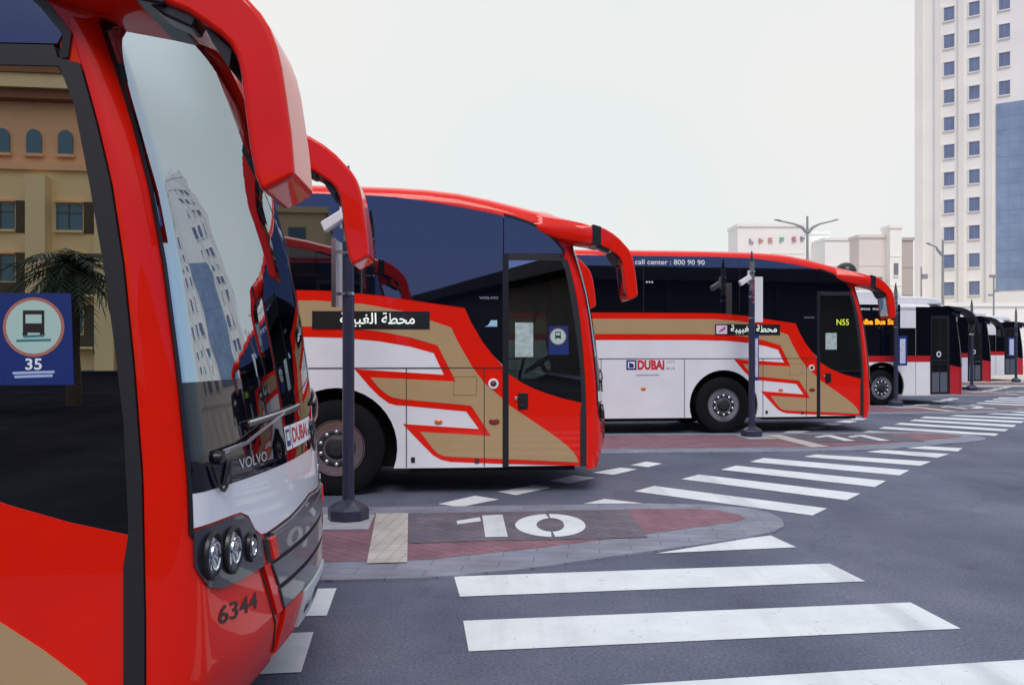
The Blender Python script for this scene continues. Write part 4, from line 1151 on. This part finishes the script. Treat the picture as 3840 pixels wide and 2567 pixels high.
building('low_building', 'long low white building along the ground behind the city buses', 'building', 2060, 2420, 72, 10, 700, PALE,
         [(-2.5 + i * 3.2, -1.2 + i * 3.2, 1.2, 3.2, principled('grey_pane', (.5, .52, .55), .3)) for i in range(3)])
dm = empty('roof_dome', (at(1938, 80), 80, 0)); tag(dm, 'small black domed kiosk showing above the third coach roof', 'kiosk')
d = MB(); d.lathe([(.72, 0), (.72, 8.35), (.70, 8.36), (.0001, 8.37)], lambda a, c, h: (a, c, h), PALE, 20); d.build('kiosk_body', dm, 40)
d = MB(); d.lathe([(.95, 8.38), (.92, 8.55), (.78, 8.85), (.5, 9.1), (.2, 9.2), (.0001, 9.22)], lambda a, c, h: (a, c, h), BLACKP, 24); d.build('dome', dm, 40)

# ================================================================= WHAT THE GLASS MIRRORS: hotel, canopy hall, palm
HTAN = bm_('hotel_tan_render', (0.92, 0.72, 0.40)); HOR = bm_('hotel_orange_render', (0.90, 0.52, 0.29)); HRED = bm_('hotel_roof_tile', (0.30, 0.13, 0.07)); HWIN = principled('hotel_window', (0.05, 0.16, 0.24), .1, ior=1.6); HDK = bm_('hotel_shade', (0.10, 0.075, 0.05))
def make_hotel():
    root = empty('hotel_building', (-22.0, -55, 0)); tag(root, 'tan and orange hotel mirrored in the nearest coach door glass', 'hotel')
    b = MB()
    b.box(-24, 9, -16, 0, 0, 13.4, HTAN)
    b.box(-24, 9, -16, -.1, 13.4, 17.6, HOR)
    b.box(-24.2, 9.2, -16.2, .35, 13.1, 13.55, HOR)
    b.box(-24.3, 9.3, -16.3, .9, 17.6, 18.2, HRED); b.box(-24.3, 9.3, -16.3, 1.3, 18.2, 19.1, HTAN); b.box(-24.4, 9.4, -16.4, 1.5, 19.1, 19.5, HRED)
    b.box(-20, 6, -14, -1, 19.5, 21.6, HTAN)
    b.box(9, 17.2, -14, 0, 0, 12.6, HTAN); b.box(8.8, 17.4, -14, .3, 12.6, 13.1, HTAN); b.box(11, 12.2, -3, -1, 13.1, 14.2, HTAN)
    for k in range(8): b.box(-22.6 + k * 4.2, -21.4 + k * 4.2, -.2, 1.2, 0, 12.6, HTAN)
    b.build('wall', root)
    for k in range(16):
        x = -21.0 + k * 1.95
        w = MB()
        pts = [(x - .45, 14.2), (x + .45, 14.2), (x + .45, 15.3)] + [(x + .45 * math.cos(R(a)), 15.3 + .5 * math.sin(R(a))) for a in range(20, 180, 20)] + [(x - .45, 15.3)]
        w.prism(pts, lambda a, c, dd: (a, dd, c), -.02, .10, HWIN)
        w.prism([(x - .58, 14.0), (x + .58, 14.0), (x + .58, 14.2), (x - .58, 14.2)], lambda a, c, dd: (a, dd, c), 0, .2, HOR)
        w.build('arched_window', root)
    for j in range(3):
        for k in range(8):
            x = -20.4 + k * 4.2; z = 2.4 + 3.4 * j
            w = MB(); w.box(x - .7, x + .9, -.02, .10, z, z + 1.7, HWIN); w.box(x - .8, x + 1.0, .0, .25, z - .15, z, HTAN)
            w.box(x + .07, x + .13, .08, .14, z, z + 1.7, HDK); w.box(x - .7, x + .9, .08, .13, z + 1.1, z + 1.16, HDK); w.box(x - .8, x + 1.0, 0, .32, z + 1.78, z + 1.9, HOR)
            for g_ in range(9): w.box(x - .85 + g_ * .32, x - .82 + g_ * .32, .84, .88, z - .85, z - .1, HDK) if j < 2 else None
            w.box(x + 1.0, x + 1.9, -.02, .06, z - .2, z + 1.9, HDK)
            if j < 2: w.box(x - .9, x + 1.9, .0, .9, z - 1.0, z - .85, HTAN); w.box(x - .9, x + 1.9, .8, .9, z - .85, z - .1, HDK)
            w.build('window', root)
    for k in range(3):
        w = MB(); w.box(10 + k * 2.1, 11.4 + k * 2.1, -.02, .1, 9.9, 11.4, HWIN); w.build('window', root)
make_hotel()
def make_canopy():
    root = empty('station_canopy', (0, 0, 0)); tag(root, 'dark station hall under a wide flat canopy, mirrored in the coach windows', 'canopy')
    CM = principled('canopy_fascia', (0.010, 0.010, 0.012), .7); HM = principled('hall_dark_wall', (0.012, 0.012, 0.014), .5)
    P = [(9.2, -17.5), (110, -12.0), (140, -80), (1.2, -76)]
    r = MB(); r.prism(P, lambda a, c, d: (a, c, d), 5.5, 6.3, CM); r.build('canopy_roof', root)
    h = MB(); h.prism([(11.0, -20), (108, -14.5), (138, -78), (3.2, -74)], lambda a, c, d: (a, c, d), 0.0, 5.6, HM); h.build('hall_wall', root)
    for k in range(14):
        c = MB(); x, y = 10.4 + k * 7.0, -18.2 + k * .38
        c.tube([(x, y, 0), (x, y, 5.52)], .16, CM, 10); c.build('column', root, 40)
make_canopy()
PALMT = principled('palm_trunk', (0.06, 0.04, 0.025), .9, var=.3, scale=12); PALML = principled('palm_frond', (0.02, 0.04, 0.015), .6, var=.3, scale=9)
def make_palm(x, y, h, label, sd):
    rnd = random.Random(sd)
    root = empty('palm_tree', (x, y, 0)); tag(root, label, 'palm tree')
    t = MB(); t.tube([(.02 * math.sin(i * 1.3), .02 * math.cos(i), h * i / 10) for i in range(11)], [.20 - .008 * i + (.012 if i % 2 else 0) for i in range(11)], PALMT, 10); t.build('trunk', root, 40)
    c = MB()
    for k in range(70):
        az = rnd.uniform(0, 2 * math.pi); el = rnd.uniform(-.5, 1.3); ln = rnd.uniform(1.3, 1.9)
        d = Vector((math.cos(az), math.sin(az), 0)); pts = []
        for i in range(9):
            s_ = i / 8
            pts.append(Vector((0, 0, h)) + d * (ln * s_ * math.cos(el * (1 - s_ * .6))) + Vector((0, 0, ln * (math.sin(el) * s_ - .75 * s_ * s_))))
        sd_ = d.cross(Vector((0, 0, 1)))
        for i in range(1, 9):
            a, b_ = pts[i - 1], pts[i]; wl = .42 * math.sin(math.pi * min(1, .15 + i / 9.5))
            for sg in (-1, 1):
                for q in (0, .5):
                    p0 = a.lerp(b_, q); p1 = a.lerp(b_, q + .28)
                    tip = p0 + sd_ * (sg * wl) + (b_ - a) * 1.2 - Vector((0, 0, .10))
                    c.add([p0, p1, tip], [(0, 1, 2)], PALML)
        c.tube(pts, .014, PALML, 4, False)
    c.build('crown', root)
make_palm(-8.9, -19, 3.7, 'palm tree with a bushy dark crown, mirrored beside the sticker on the nearest coach door', 3)
